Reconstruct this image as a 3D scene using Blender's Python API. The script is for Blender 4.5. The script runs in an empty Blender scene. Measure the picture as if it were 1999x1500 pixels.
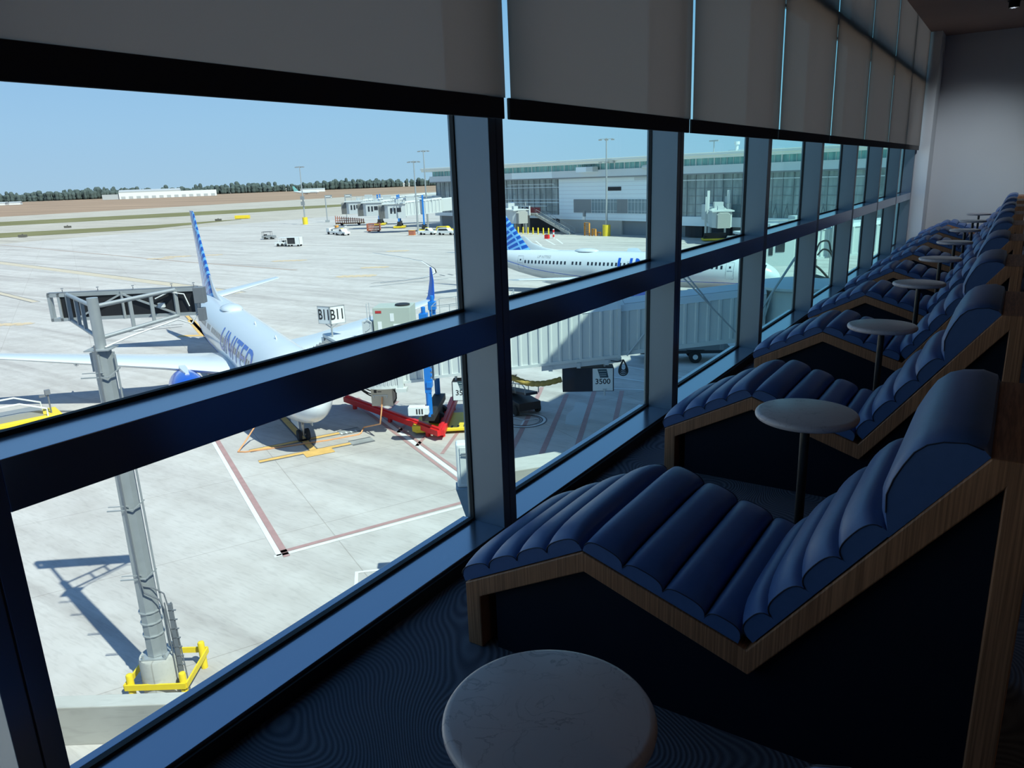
import bpy, bmesh, math, random
from mathutils import Vector, Matrix
S = bpy.context.scene
COL = S.collection
PI = math.pi
random.seed(7)

# ---------------------------------------------------------------- camera
cam = bpy.data.objects.new('camera', bpy.data.cameras.new('camera'))
COL.objects.link(cam)
cam.data.sensor_width = 36.0
cam.data.sensor_fit = 'HORIZONTAL'
cam.data.lens = 1460.38 / 1999.0 * 36.0
cam.data.clip_start = 0.05
cam.data.clip_end = 6000
_r = Vector((0.8342, 0.5500, -0.0348)); _d = Vector((0.1191, -0.2411, -0.9632)); _f = Vector((-0.5384, 0.7995, -0.2668))
cam.matrix_world = Matrix(((_r.x, -_d.x, -_f.x, 0), (_r.y, -_d.y, -_f.y, 0), (_r.z, -_d.z, -_f.z, 1.57), (0, 0, 0, 1)))
S.camera = cam

# ---------------------------------------------------------------- sky, sun, exposure
W = bpy.data.worlds.new('sky'); S.world = W; W.use_nodes = True
_n = W.node_tree.nodes; _l = W.node_tree.links
for x in list(_n): _n.remove(x)
_o = _n.new('ShaderNodeOutputWorld'); _b = _n.new('ShaderNodeBackground')
_t = _n.new('ShaderNodeTexCoord'); _s = _n.new('ShaderNodeSeparateXYZ'); _c = _n.new('ShaderNodeValToRGB')
_l.new(_t.outputs['Generated'], _s.inputs[0]); _l.new(_s.outputs['Z'], _c.inputs[0])
_e = _c.color_ramp.elements
_e[0].position = 0.0; _e[0].color = (0.47, 0.61, 0.82, 1)
_e[1].position = 1.0; _e[1].color = (0.13, 0.26, 0.60, 1)
for p_, c_ in ((0.07, (0.42, 0.60, 0.86, 1)), (0.2, (0.30, 0.51, 0.85, 1)), (0.5, (0.21, 0.37, 0.70, 1))):
    q_ = _e.new(p_); q_.color = c_
_l.new(_c.outputs[0], _b.inputs[0]); _b.inputs[1].default_value = 1.0
_l.new(_b.outputs[0], _o.inputs[0])

sun = bpy.data.objects.new('sun', bpy.data.lights.new('sun', 'SUN'))
COL.objects.link(sun)
sun.data.energy = 6.3; sun.data.angle = 0.0093; sun.data.color = (1.0, 0.93, 0.85)
_sd = Vector((0.98 * 0.632, -0.18 * 0.632, 0.775)).normalized()
sun.rotation_euler = _sd.to_track_quat('Z', 'Y').to_euler()
sun.location = (30, -6, 40)

S.view_settings.view_transform = 'Standard'; S.view_settings.look = 'None'
S.view_settings.exposure = 0.0; S.view_settings.gamma = 1.0; S.view_settings.use_curve_mapping = False
S.cycles.use_denoising = True
S.cycles.max_bounces = 10; S.cycles.diffuse_bounces = 5; S.cycles.glossy_bounces = 3
S.cycles.transparent_max_bounces = 24; S.cycles.transmission_bounces = 6
S.cycles.sample_clamp_indirect = 6.0

# ---------------------------------------------------------------- mesh helper
class MB:
    """collects shapes; build() links them as ONE mesh object"""
    def __init__(s): s.v = []; s.f = []; s.m = []
    def add(s, vs, fs, mi=0, M=None):
        o = len(s.v)
        s.v += [tuple(M @ Vector(p)) if M else tuple(p) for p in vs]
        for f in fs:
            s.f.append(tuple(i + o for i in f)); s.m.append(mi)
        return s
    def box(s, a, b, mi=0, M=None):
        x0, y0, z0 = a; x1, y1, z1 = b
        return s.add([(x0,y0,z0),(x1,y0,z0),(x1,y1,z0),(x0,y1,z0),(x0,y0,z1),(x1,y0,z1),(x1,y1,z1),(x0,y1,z1)],
              [(0,3,2,1),(4,5,6,7),(0,1,5,4),(1,2,6,5),(2,3,7,6),(3,0,4,7)], mi, M)
    def cbox(s, c, d, mi=0, M=None):
        return s.box([c[i]-d[i]/2 for i in range(3)], [c[i]+d[i]/2 for i in range(3)], mi, M)
    def prism(s, prof, lo, hi, axis='y', mi=0, M=None):
        """polygon prof extruded along axis; prof points fill the two other axes in x,y,z order"""
        n = len(prof)
        def P(p, t):
            return {'y': (p[0], t, p[1]), 'x': (t, p[0], p[1]), 'z': (p[0], p[1], t)}[axis]
        vs = [P(p, lo) for p in prof] + [P(p, hi) for p in prof]
        fs = [tuple(range(n)), tuple(range(2*n-1, n-1, -1))] + [(i, i+n, (i+1) % n + n, (i+1) % n) for i in range(n)]
        return s.add(vs, fs, mi, M)
    def loft(s, rings, mi=0, caps=True, M=None, closed=True):
        n = len(rings[0]); vs = [p for r in rings for p in r]; fs = []
        for k in range(len(rings)-1):
            for i in range(n if closed else n-1):
                j = (i+1) % n
                fs.append((k*n+i, k*n+j, (k+1)*n+j, (k+1)*n+i))
        if caps and closed:
            fs.append(tuple(range(n-1, -1, -1))); fs.append(tuple((len(rings)-1)*n+i for i in range(n)))
        return s.add(vs, fs, mi, M)
    def cyl(s, p, q, r, r2=None, n=12, mi=0, caps=True, M=None):
        p = Vector(p); q = Vector(q); r2 = r if r2 is None else r2
        d = (q-p).normalized(); a = d.orthogonal().normalized(); b = d.cross(a)
        R = [[p + (a*math.cos(2*PI*i/n) + b*math.sin(2*PI*i/n))*r for i in range(n)],
             [q + (a*math.cos(2*PI*i/n) + b*math.sin(2*PI*i/n))*r2 for i in range(n)]]
        return s.loft(R, mi, caps, M)
    def tube(s, pts, r, n=8, mi=0, M=None):
        pts = [Vector(p) for p in pts]; rings = []; a = None
        for i, p in enumerate(pts):
            d = (pts[min(i+1, len(pts)-1)] - pts[max(i-1, 0)]).normalized()
            a = d.orthogonal().normalized() if a is None else (a - d*a.dot(d)).normalized()
            b = d.cross(a)
            rr = r[i] if isinstance(r, (list, tuple)) else r
            rings.append([p + (a*math.cos(2*PI*k/n) + b*math.sin(2*PI*k/n))*rr for k in range(n)])
        return s.loft(rings, mi, True, M)
    def lathe(s, prof, n=32, mi=0, c=(0,0,0), M=None, caps=True):
        """prof (r,z) bottom to top"""
        R = [[(c[0]+r*math.cos(2*PI*i/n), c[1]+r*math.sin(2*PI*i/n), c[2]+z) for i in range(n)] for r, z in prof]
        return s.loft(R, mi, caps, M)
    def bar(s, p, q, w, h, mi=0, up=(0,0,1), M=None):
        """rectangular bar from p to q, w sideways, h along up"""
        p = Vector(p); q = Vector(q); d = (q-p).normalized(); u = Vector(up)
        sd = d.cross(u)
        if sd.length < 1e-4: sd = d.orthogonal()
        sd.normalize(); u = sd.cross(d).normalized()
        R = [[c + sd*(w/2*i) + u*(h/2*j) for i, j in ((-1,-1),(1,-1),(1,1),(-1,1))] for c in (p, q)]
        return s.loft(R, mi, True, M)
    def build(s, name, mats, parent=None, smooth=None, bevel=None, loc=None, rotz=0):
        me = bpy.data.meshes.new(name)
        me.from_pydata([tuple(v) for v in s.v], [], s.f)
        if not isinstance(mats, (list, tuple)): mats = [mats]
        for m in mats: me.materials.append(m)
        me.polygons.foreach_set('material_index', s.m)
        bm = bmesh.new(); bm.from_mesh(me); bmesh.ops.recalc_face_normals(bm, faces=bm.faces); bm.to_mesh(me); bm.free()
        if smooth is not None:
            me.polygons.foreach_set('use_smooth', [True]*len(me.polygons))
            me.set_sharp_from_angle(angle=math.radians(smooth))
        me.update()
        o = bpy.data.objects.new(name, me); COL.objects.link(o)
        if parent is not None: o.parent = parent
        if loc is not None: o.location = loc
        if rotz: o.rotation_euler = (0, 0, rotz)
        if bevel:
            b = o.modifiers.new('bevel', 'BEVEL'); b.width = bevel; b.segments = 2; b.limit_method = 'ANGLE'; b.angle_limit = math.radians(40)
        return o

def empty(name, loc=(0,0,0), rotz=0):
    o = bpy.data.objects.new(name, None); COL.objects.link(o)
    o.empty_display_size = 0.2; o.location = loc; o.rotation_euler = (0, 0, rotz)
    return o
def tag(o, label, cat, group=None):
    o['label'] = label; o['category'] = cat
    if group: o['group'] = group
    return o
def thing(name, label, cat, loc=(0,0,0), rotz=0, group=None):
    return tag(empty(name, loc, rotz), label, cat, group)
def struct(o):
    o['kind'] = 'structure'; return o
def dup(root, loc, rotz=None, label=None, group=None):
    r = root.copy(); COL.objects.link(r); r.location = loc
    if rotz is not None: r.rotation_euler = (0, 0, rotz)
    if label: r['label'] = label
    if group: r['group'] = group
    for ch in list(root.children):
        c = ch.copy(); COL.objects.link(c); c.parent = r
        for g in ch.children:
            d = g.copy(); COL.objects.link(d); d.parent = c
    return r
def text_mesh(txt, size, extrude=0.0, bold=0.0, shear=0.0):
    """letters as mesh data: list of verts, faces; centred at origin in XY"""
    cu = bpy.data.curves.new('lettering', 'FONT'); cu.body = txt; cu.size = size; cu.extrude = extrude; cu.offset = bold; cu.shear = shear
    cu.align_x = 'CENTER'; cu.align_y = 'CENTER'; cu.resolution_u = 3
    o = bpy.data.objects.new('lettering', cu); COL.objects.link(o)
    dg = bpy.context.evaluated_depsgraph_get(); me = o.evaluated_get(dg).to_mesh()
    vs = [tuple(v.co) for v in me.vertices]; fs = [tuple(p.vertices) for p in me.polygons]
    o.evaluated_get(dg).to_mesh_clear(); bpy.data.objects.remove(o); bpy.data.curves.remove(cu)
    return vs, fs

# ---------------------------------------------------------------- materials
def srgb(r, g, b):
    f = lambda c: (c/255/12.92) if c/255 <= 0.04045 else ((c/255+0.055)/1.055)**2.4
    return (f(r), f(g), f(b))
def mat(name, col, rough=0.6, metal=0.0, var=0.12, scale=6.0, bump=0.0, spec=0.5, stretch=None, coat=0.0):
    """principled with a little procedural colour variation"""
    m = bpy.data.materials.new(name); m.use_nodes = True
    nt = m.node_tree; b = nt.nodes['Principled BSDF']
    b.inputs['Roughness'].default_value = rough; b.inputs['Metallic'].default_value = metal
    b.inputs['Specular IOR Level'].default_value = spec
    b.inputs['Coat Weight'].default_value = coat
    tc = nt.nodes.new('ShaderNodeTexCoord'); mp = nt.nodes.new('ShaderNodeMapping'); nz = nt.nodes.new('ShaderNodeTexNoise')
    nz.inputs['Scale'].default_value = scale; nz.inputs['Detail'].default_value = 5
    if stretch: mp.inputs['Scale'].default_value = stretch
    nt.links.new(tc.outputs['Object'], mp.inputs[0]); nt.links.new(mp.outputs[0], nz.inputs['Vector'])
    mx = nt.nodes.new('ShaderNodeMix'); mx.data_type = 'RGBA'
    mx.inputs['A'].default_value = (*[c*(1-var) for c in col], 1); mx.inputs['B'].default_value = (*[min(1, c*(1+var)) for c in col], 1)
    nt.links.new(nz.outputs['Fac'], mx.inputs['Factor']); nt.links.new(mx.outputs['Result'], b.inputs['Base Color'])
    if bump:
        bp = nt.nodes.new('ShaderNodeBump'); bp.inputs['Strength'].default_value = bump; bp.inputs['Distance'].default_value = 0.01
        nt.links.new(nz.outputs['Fac'], bp.inputs['Height']); nt.links.new(bp.outputs[0], b.inputs['Normal'])
    return m
def glass_mat(name, tint, ior=1.45, rough=0.0):
    """thin architectural glass: tint deepens with the length of the path through the pane"""
    m = bpy.data.materials.new(name); m.use_nodes = True; nt = m.node_tree; N = nt.nodes; L = nt.links
    for x in list(N): N.remove(x)
    out = N.new('ShaderNodeOutputMaterial'); mix = N.new('ShaderNodeMixShader'); tr = N.new('ShaderNodeBsdfTransparent'); gl = N.new('ShaderNodeBsdfGlossy')
    gl.inputs['Roughness'].default_value = rough
    ge = N.new('ShaderNodeNewGeometry'); dt = N.new('ShaderNodeVectorMath'); dt.operation = 'DOT_PRODUCT'
    ab = N.new('ShaderNodeMath'); ab.operation = 'ABSOLUTE'; mxm = N.new('ShaderNodeMath'); mxm.operation = 'MAXIMUM'; mxm.inputs[1].default_value = 0.24
    iv = N.new('ShaderNodeMath'); iv.operation = 'DIVIDE'; iv.inputs[0].default_value = 1.0
    L.new(ge.outputs['Incoming'], dt.inputs[0]); L.new(ge.outputs['Normal'], dt.inputs[1]); L.new(dt.outputs['Value'], ab.inputs[0])
    L.new(ab.outputs[0], mxm.inputs[0]); L.new(mxm.outputs[0], iv.inputs[1])
    cb = N.new('ShaderNodeCombineColor')
    for i, k in enumerate(('Red', 'Green', 'Blue')):
        pw = N.new('ShaderNodeMath'); pw.operation = 'POWER'; pw.inputs[0].default_value = tint[i]
        L.new(iv.outputs[0], pw.inputs[1]); L.new(pw.outputs[0], cb.inputs[k])
    om = N.new('ShaderNodeMath'); om.operation = 'SUBTRACT'; om.inputs[0].default_value = 1.0; L.new(ab.outputs[0], om.inputs[1])
    p5 = N.new('ShaderNodeMath'); p5.operation = 'POWER'; p5.inputs[1].default_value = 5.0; L.new(om.outputs[0], p5.inputs[0])
    ma = N.new('ShaderNodeMath'); ma.operation = 'MULTIPLY_ADD'; ma.inputs[1].default_value = 0.18; ma.inputs[2].default_value = 0.022; L.new(p5.outputs[0], ma.inputs[0])
    L.new(cb.outputs[0], tr.inputs['Color']); L.new(ma.outputs[0], mix.inputs[0]); L.new(tr.outputs[0], mix.inputs[1]); L.new(gl.outputs[0], mix.inputs[2])
    L.new(mix.outputs[0], out.inputs['Surface'])
    return m
# ================================================================ THE ROOM
WX = -1.74            # inner face of the window frames
GX = -1.925           # inner face of the glass
PITCH = 1.955
def MY(k): return 0.58 + PITCH*k
YN, YF, XR, ZC = -6.0, 17.0, 9.0, 3.8

def carpet_mat():
    m = mat('carpet_navy', (0.115, 0.125, 0.155), 0.95, spec=0.1, scale=400, var=0.5)
    nt = m.node_tree; N = nt.nodes; L = nt.links; b = N['Principled BSDF']
    tc = N.new('ShaderNodeTexCoord'); nz = N.new('ShaderNodeTexNoise'); nz.inputs['Scale'].default_value = 1.5; nz.inputs['Detail'].default_value = 0.6
    ml = N.new('ShaderNodeMath'); ml.operation = 'MULTIPLY'; ml.inputs[1].default_value = 640.0
    sn = N.new('ShaderNodeMath'); sn.operation = 'SINE'
    L.new(tc.outputs['Object'], nz.inputs['Vector']); L.new(nz.outputs['Fac'], ml.inputs[0]); L.new(ml.outputs[0], sn.inputs[0])
    mr = N.new('ShaderNodeMapRange'); mr.inputs[1].default_value = -1; mr.inputs[2].default_value = 1
    L.new(sn.outputs[0], mr.inputs[0])
    mx = N.new('ShaderNodeMix'); mx.data_type = 'RGBA'; mx.blend_type = 'MULTIPLY'; mx.inputs['Factor'].default_value = 1
    cr = N.new('ShaderNodeValToRGB'); cr.color_ramp.elements[0].color = (0.72, 0.72, 0.75, 1); cr.color_ramp.elements[1].color = (1.25, 1.25, 1.22, 1)
    L.new(mr.outputs[0], cr.inputs[0])
    src = b.inputs['Base Color'].links[0].from_socket
    L.new(src, mx.inputs['A']); L.new(cr.outputs[0], mx.inputs['B']); L.new(mx.outputs['Result'], b.inputs['Base Color'])
    bp = N.new('ShaderNodeBump'); bp.inputs['Strength'].default_value = 0.35; bp.inputs['Distance'].default_value = 0.004
    L.new(mr.outputs[0], bp.inputs['Height']); L.new(bp.outputs[0], b.inputs['Normal'])
    return m
M_carpet = carpet_mat()
M_wall = mat('painted_wall_white', (0.84, 0.83, 0.82), 0.8, var=0.02, scale=2)
M_ceil = mat('ceiling_brown_panel', (0.38, 0.235, 0.18), 0.7, var=0.1, scale=1.5)
M_alu = mat('anodised_aluminium', (0.19, 0.215, 0.262), 0.34, 0.5, var=0.04, scale=3)
M_sill = mat('satin_aluminium_sill', (0.30, 0.36, 0.46), 0.2, 0.8, var=0.03, scale=3)
M_gasket = mat('black_rubber_gasket', (0.012, 0.012, 0.014), 0.7, var=0.1)
M_glass = glass_mat('window_glass', (0.922, 0.998, 0.988))
M_dark = mat('dark_room_finish', (0.05, 0.045, 0.045), 0.8)

struct(MB().box((WX-0.3, YN-0.1, -0.30), (XR+0.2, YF+0.1, 0.0)).build('floor', M_carpet))
struct(MB().box((-1.69, YN-0.1, ZC), (XR+0.2, YF+0.1, ZC+0.2)).box((-2.3, YN-0.1, ZC+0.72), (-1.69, YF+0.1, ZC+0.92)).box((-1.69, YN-0.1, ZC+0.2), (-1.60, YF+0.1, ZC+0.92)).build('ceiling', M_ceil))
struct(MB().box((-1.55, YF, 0), (XR, YF+0.2, ZC+0.7)).build('wall_far', M_wall))
struct(MB().box((WX-0.35, YN-0.2, 0), (XR, YN, ZC)).build('wall_near', M_dark))
struct(MB().box((XR, YN, 0), (XR+0.2, YF, ZC)).build('wall_right', M_dark))
# the pier that closes the run of windows beside the far wall
struct(MB().box((-2.0, MY(8)+0.05, -0.3), (-1.51, YF+0.2, ZC+0.7)).build('wall_left', M_wall))
struct(MB().box((-1.51, YF-0.012, 0.0), (XR, YF, 0.1)).build('baseboard_far', M_dark))

Z_S, Z_T0, Z_T1, Z_U0, Z_U1, Z_H = 0.07, 0.908, 1.03, 2.93, 3.05, ZC+0.70
for k in range(-3, 9):
    y0, y1 = MY(k-1), MY(k)
    w = struct(empty('window_%d' % (k+4), (0, (y0+y1)/2, 0)))
    h = PITCH/2 - 0.05
    mm = MB()
    for a, b in ((h, h+0.048), (h+0.052, h+0.10)):
        mm.box((GX-0.013, a, -0.2), (WX, b, Z_H))
    mm.build('mullion', M_alu, w, bevel=0.002)
    MB().box((GX-0.013, -h, Z_T0), (WX, h, Z_T1)).build('transom', M_sill, w, bevel=0.002)
    MB().box((GX-0.03, -h, Z_U0), (WX, h, Z_U1)).build('transom', M_alu, w, bevel=0.002)
    MB().box((GX-0.013, -h, -0.25), (WX, h, Z_S)).box((GX-0.045, -h, -0.25), (GX-0.013, h, Z_S+0.004)).build('sill', M_sill, w, bevel=0.002)
    MB().box((WX, -h-0.1, 0), (WX+0.012, h+0.001, Z_S-0.012)).build('kickplate', M_gasket, w)
    MB().box((GX-0.03, -h, Z_H-0.1), (WX, h, Z_H)).build('head_rail', M_alu, w)
    for nm, a, b in (('lower_pane', Z_S, Z_T0), ('middle_pane', Z_T1, Z_U0), ('upper_pane', Z_U1, Z_H-0.1)):
        p = MB().box((GX-0.012, -h+0.004, a+0.004), (GX, h-0.004, b-0.004)).build(nm, M_glass, w)
        g = MB(); t, d = 0.006, 0.020; xa, xb = GX+0.0005, GX+d
        g.box((xa, -h, a), (xb, h, a+0.012)); g.box((xa, -h, b-t), (xb, h, b)); g.box((xa, -h, a+0.012), (xb, -h+t, b-t)); g.box((xa, h-t, a+0.012), (xb, h, b-t))
        g.build('gasket', M_gasket, p)

# ---------------------------------------------------------------- roller blinds
def blind_mat():
    m = mat('blind_screen_fabric', (0.30, 0.275, 0.25), 0.9, var=0.05, scale=250, spec=0.1)
    nt = m.node_tree; N = nt.nodes; L = nt.links; b = N['Principled BSDF']
    tl = N.new('ShaderNodeBsdfTranslucent'); tl.inputs[0].default_value = (0.375, 0.262, 0.205, 1)
    ad = N.new('ShaderNodeMixShader'); ad.inputs[0].default_value = 0.5
    tr = N.new('ShaderNodeBsdfTransparent'); tr.inputs[0].default_value = (1, 0.93, 0.86, 1)
    m2 = N.new('ShaderNodeMixShader'); m2.inputs[0].default_value = 0.022
    L.new(b.outputs[0], ad.inputs[1]); L.new(tl.outputs[0], ad.inputs[2]); L.new(ad.outputs[0], m2.inputs[1]); L.new(tr.outputs[0], m2.inputs[2])
    L.new(m2.outputs[0], N['Material Output'].inputs['Surface'])
    return m
M_blind = blind_mat()
M_hem = mat('blind_hem_fabric', (0.10, 0.09, 0.085), 0.9, var=0.05, scale=200)
BX = -1.69
BZ = 1.785
blind_lab = ['nearest grey roller blind above the aircraft at top left', 'second grey roller blind from the left, above the striped tail fin',
  'third grey roller blind from the left, over the second full window', 'fourth grey roller blind from the left, with bright slits on both sides',
  'fifth grey roller blind, crossed by the shadow of the upper rail', 'sixth grey roller blind, between thin dark slits', 'seventh grey roller blind counted from the left',
  'eighth grey roller blind, narrow, next to last before the white pier', 'last narrow grey roller blind beside the white pier']
for k in range(-3, 9):
    y0, y1 = MY(k-1)+(0.018 if k < 6 else 0.006), MY(k)-(0.018 if k < 5 else 0.006)
    if k == -3: continue
    if k < 0: lab = 'grey roller blind over the %s window behind the camera' % ('first' if k == -1 else 'second')
    else: lab = blind_lab[k-1] if k >= 1 else 'grey roller blind beside the nearest one, just past the left edge'
    t = thing('roller_blind', lab, 'blind', (BX, (y0+y1)/2, BZ), 0, 'roller blinds along the window wall')
    hh = (y1-y0)/2
    f = MB()
    n = 12
    R = []
    for j in range(9):
        z = 0.075 + (3.05-0.075+1.0*0)*j/8 if j else 0.075
        z = 0.075 + 2.55*j/8
        cup = 0.012*(1-j/8.)
        R.append([(cup*((2*i/n-1)**6) + 0.0, -hh + 2*hh*i/n, z) for i in range(n+1)])
    f.loft(R, closed=False, caps=False)
    o = f.build('fabric', M_blind, t, smooth=60)
    MB().box((-0.007, -hh, 0.0), (0.007, hh, 0.078)).build('hem_bar', M_hem, t, bevel=0.003)
    MB().cyl((0, -hh, 2.62), (0, hh, 2.62), 0.03, n=16).build('roller', M_alu, t, smooth=40)

# ================================================================ LOUNGERS
def wood_mat():
    m = mat('oiled_oak', (0.44, 0.205, 0.105), 0.45, var=0.25, scale=3, stretch=(9, 1.2, 0.8))
    nt = m.node_tree; N = nt.nodes; L = nt.links; b = N['Principled BSDF']
    tc = N.new('ShaderNodeTexCoord'); mp = N.new('ShaderNodeMapping'); mp.inputs['Scale'].default_value = (110, 6, 1.6)
    nz = N.new('ShaderNodeTexNoise'); nz.inputs['Scale'].default_value = 1.6; nz.inputs['Detail'].default_value = 6
    L.new(tc.outputs['Object'], mp.inputs[0]); L.new(mp.outputs[0], nz.inputs['Vector'])
    cr = N.new('ShaderNodeValToRGB'); cr.color_ramp.elements[0].position = 0.38; cr.color_ramp.elements[0].color = (0.66, 0.63, 0.6, 1); cr.color_ramp.elements[1].position = 0.62; cr.color_ramp.elements[1].color = (1.15, 1.15, 1.15, 1)
    L.new(nz.outputs['Fac'], cr.inputs[0])
    mx = N.new('ShaderNodeMix'); mx.data_type = 'RGBA'; mx.blend_type = 'MULTIPLY'; mx.inputs['Factor'].default_value = 1
    src = b.inputs['Base Color'].links[0].from_socket
    L.new(src, mx.inputs['A']); L.new(cr.outputs[0], mx.inputs['B']); L.new(mx.outputs['Result'], b.inputs['Base Color'])
    return m
M_wood = wood_mat()
M_leather = mat('navy_leather', (0.075, 0.145, 0.34), 0.40, var=0.10, scale=40, bump=0.03, spec=0.5)
M_seam = mat('dark_seam_thread', (0.018, 0.025, 0.05), 0.6)
M_navy = mat('navy_laminate', (0.006, 0.010, 0.022), 0.6, spec=0.2)
LW = 0.70
P_C, P_P, P_V, P_T = (-1.435, 0.235), (-0.981, 0.470), (-0.478, 0.307), (0.013, 0.955)
def roll(p, q, t, name, parent):
    """one channel of the upholstery between profile points p and q, crown height t"""
    p = Vector((p[0], 0, p[1])); q = Vector((q[0], 0, q[1]))
    u = q-p; w = u.length; u.normalize(); nrm = Vector((-u.z, 0, u.x)) if u.x > 0 else Vector((u.z, 0, -u.x))
    N = 14
    base = []
    for i in range(N+1):
        a = PI - PI*i/N
        base.append((0.5*w + 0.505*w*(abs(math.cos(a))**0.74)*(1 if math.cos(a) >= 0 else -1), math.sin(a)**0.56 if 0 < i < N else 0.0))
    st = [(0.0, 0.60), (0.006, 0.645), (0.02, 0.72), (0.04, 0.80), (0.07, 0.88), (0.11, 0.945), (0.17, 0.985), (0.25, 1.0)]
    st = st + [(LW-y, s) for y, s in reversed(st)]
    rings = []
    for y, s in st:
        yy = 0.004 + y*(LW-0.008)/LW
        rings.append([p + u*a + nrm*(0.004+b*t*s) + Vector((0, yy, 0)) for a, b in base])
    m = MB(); m.loft(rings)
    for k in (0, -1):
        sg = -1 if k == 0 else 1
        m.tube([c + Vector((0, sg*0.001, 0)) + nrm*0.001 for c in rings[k][1:-1]], 0.0016, 5, 1)
    return m.build(name, [M_leather, M_seam], parent, smooth=50)
def lerp(a, b, t): return (a[0]+(b[0]-a[0])*t, a[1]+(b[1]-a[1])*t)
def make_lounger():
    t = thing('chaise_lounge', 'x', 'lounger', (0, 0, 0), 0, 'chaise lounges in a row along the windows')
    rib = [(-1.435, 0), P_C, P_P, P_V, P_T, (0.106, 0.955), (0.106, 0), (0.045, 0), (0.045, 0.890), (-0.470, 0.232), (-0.975, 0.405), (-1.375, 0.198), (-1.375, 0)]
    MB().prism(rib, 0, LW).build('frame', M_wood, t, bevel=0.004)
    MB().prism([(-1.33, 0.0), (-1.33, 0.215), (-0.975, 0.40), (-0.470, 0.229), (0.044, 0.885), (0.044, 0.0)], 0.03, LW-0.03).build('base_panel', M_navy, t)
    for i in range(4): roll(lerp(P_C, P_P, i/4), lerp(P_C, P_P, (i+1)/4), 0.078, 'foot_cushion', t)
    for i in range(4): roll(lerp(P_P, P_V, i/4), lerp(P_P, P_V, (i+1)/4 - (0.05 if i == 3 else 0)), 0.080, 'seat_cushion', t)
    B_E = (-0.158, 0.7295)
    for i in range(4): roll(lerp(P_V, B_E, i/4 + (0.06 if i == 0 else 0)), lerp(P_V, B_E, (i+1)/4), 0.088, 'back_cushion', t)
    # headrest: a deep wedge with boxed ends
    out = [(-0.166, 0.7225), (-0.192, 0.775), (-0.195, 0.825), (-0.182, 0.872), (-0.163, 0.915), (-0.142, 0.953), (-0.115, 0.978), (-0.08, 0.991), (-0.03, 0.996), (0.006, 0.985), (0.0125, 0.9555)]
    c = Vector((-0.06, 0.86))
    def ring(y, s):
        r = []
        for a, b in out:
            r.append(((a-c.x)*s + c.x if (a, b) not in (out[0], out[-1]) else a, y, (b-c.y)*s + c.y if (a, b) not in (out[0], out[-1]) else b))
        return r
    st = [(0.004, 0.885), (0.010, 0.915), (0.025, 0.955), (0.05, 0.985), (0.09, 1.0)]
    st = st + [(LW-y, s) for y, s in reversed(st)]
    R = [ring(y, s) for y, s in st]
    m = MB(); m.loft(R)
    for k, sg in ((0, -1), (-1, 1)):
        m.tube([Vector(q) + Vector((0, sg*0.001, 0)) for q in R[k][1:-1]], 0.0017, 5, 1)
    m.build('headrest', [M_leather, M_seam], t, smooth=40)
    return t
L_Y = [0.008, 1.80, 3.62, 5.355, 7.07, 8.79, 10.52, 12.27, 14.02, 15.77]
L_LAB = ['blue chaise lounge nearest the camera, only its headrest tip showing at the bottom edge',
 'nearest full blue chaise lounge, beside the large marble table in front', 'second blue chaise lounge behind the nearest one, partly behind a marble table',
 'third blue channel-tufted chaise lounge from the front', 'fourth blue channel-tufted chaise lounge from the front', 'fifth blue channel-tufted chaise lounge from the front',
 'sixth blue chaise lounge from the front, mostly hidden by nearer ones', 'third blue chaise lounge from the far wall', 'blue chaise lounge next to last before the far wall',
 'farthest blue chaise lounge, against the white far wall']
l0 = make_lounger(); l0.location = (0, L_Y[0], 0); l0['label'] = L_LAB[0]
for y, x, lab in zip(L_Y[1:], (0, -.022, -.045, -.05, -.05, -.055, -.055, -.06, -.06), L_LAB[1:]): dup(l0, (x, y, 0), label=lab)

# ================================================================ SIDE TABLES
def marble_mat():
    m = mat('white_quartz', (0.61, 0.535, 0.525), 0.28, var=0.05, scale=5, spec=0.5)
    nt = m.node_tree; N = nt.nodes; L = nt.links; b = N['Principled BSDF']
    tc = N.new('ShaderNodeTexCoord'); nz = N.new('ShaderNodeTexNoise'); nz.inputs['Scale'].default_value = 15; nz.inputs['Detail'].default_value = 6; nz.inputs['Distortion'].default_value = 1.2
    ad = N.new('ShaderNodeMath'); ad.operation = 'SUBTRACT'; ad.inputs[1].default_value = 0.5; ab = N.new('ShaderNodeMath'); ab.operation = 'ABSOLUTE'
    cr = N.new('ShaderNodeValToRGB'); cr.color_ramp.elements[0].position = 0.0; cr.color_ramp.elements[0].color = (0.62, 0.61, 0.62, 1); cr.color_ramp.elements[1].position = 0.02; cr.color_ramp.elements[1].color = (1, 1, 1, 1)
    n2 = N.new('ShaderNodeTexNoise'); n2.inputs['Scale'].default_value = 6
    c2 = N.new('ShaderNodeValToRGB'); c2.color_ramp.elements[0].position = 0.36; c2.color_ramp.elements[1].position = 0.55
    L.new(tc.outputs['Object'], nz.inputs['Vector']); L.new(tc.outputs['Object'], n2.inputs['Vector']); L.new(nz.outputs['Fac'], ad.inputs[0]); L.new(ad.outputs[0], ab.inputs[0]); L.new(ab.outputs[0], cr.inputs[0]); L.new(n2.outputs['Fac'], c2.inputs[0])
    mx = N.new('ShaderNodeMix'); mx.data_type = 'RGBA'; mx.blend_type = 'MULTIPLY'
    src = b.inputs['Base Color'].links[0].from_socket
    L.new(c2.outputs[0], mx.inputs['Factor']); L.new(src, mx.inputs['A']); L.new(cr.outputs[0], mx.inputs['B']); L.new(mx.outputs['Result'], b.inputs['Base Color'])
    return m
M_marble = marble_mat()
M_steel = mat('dark_bronze_steel', (0.07, 0.065, 0.06), 0.4, 0.7, var=0.05)
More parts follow.
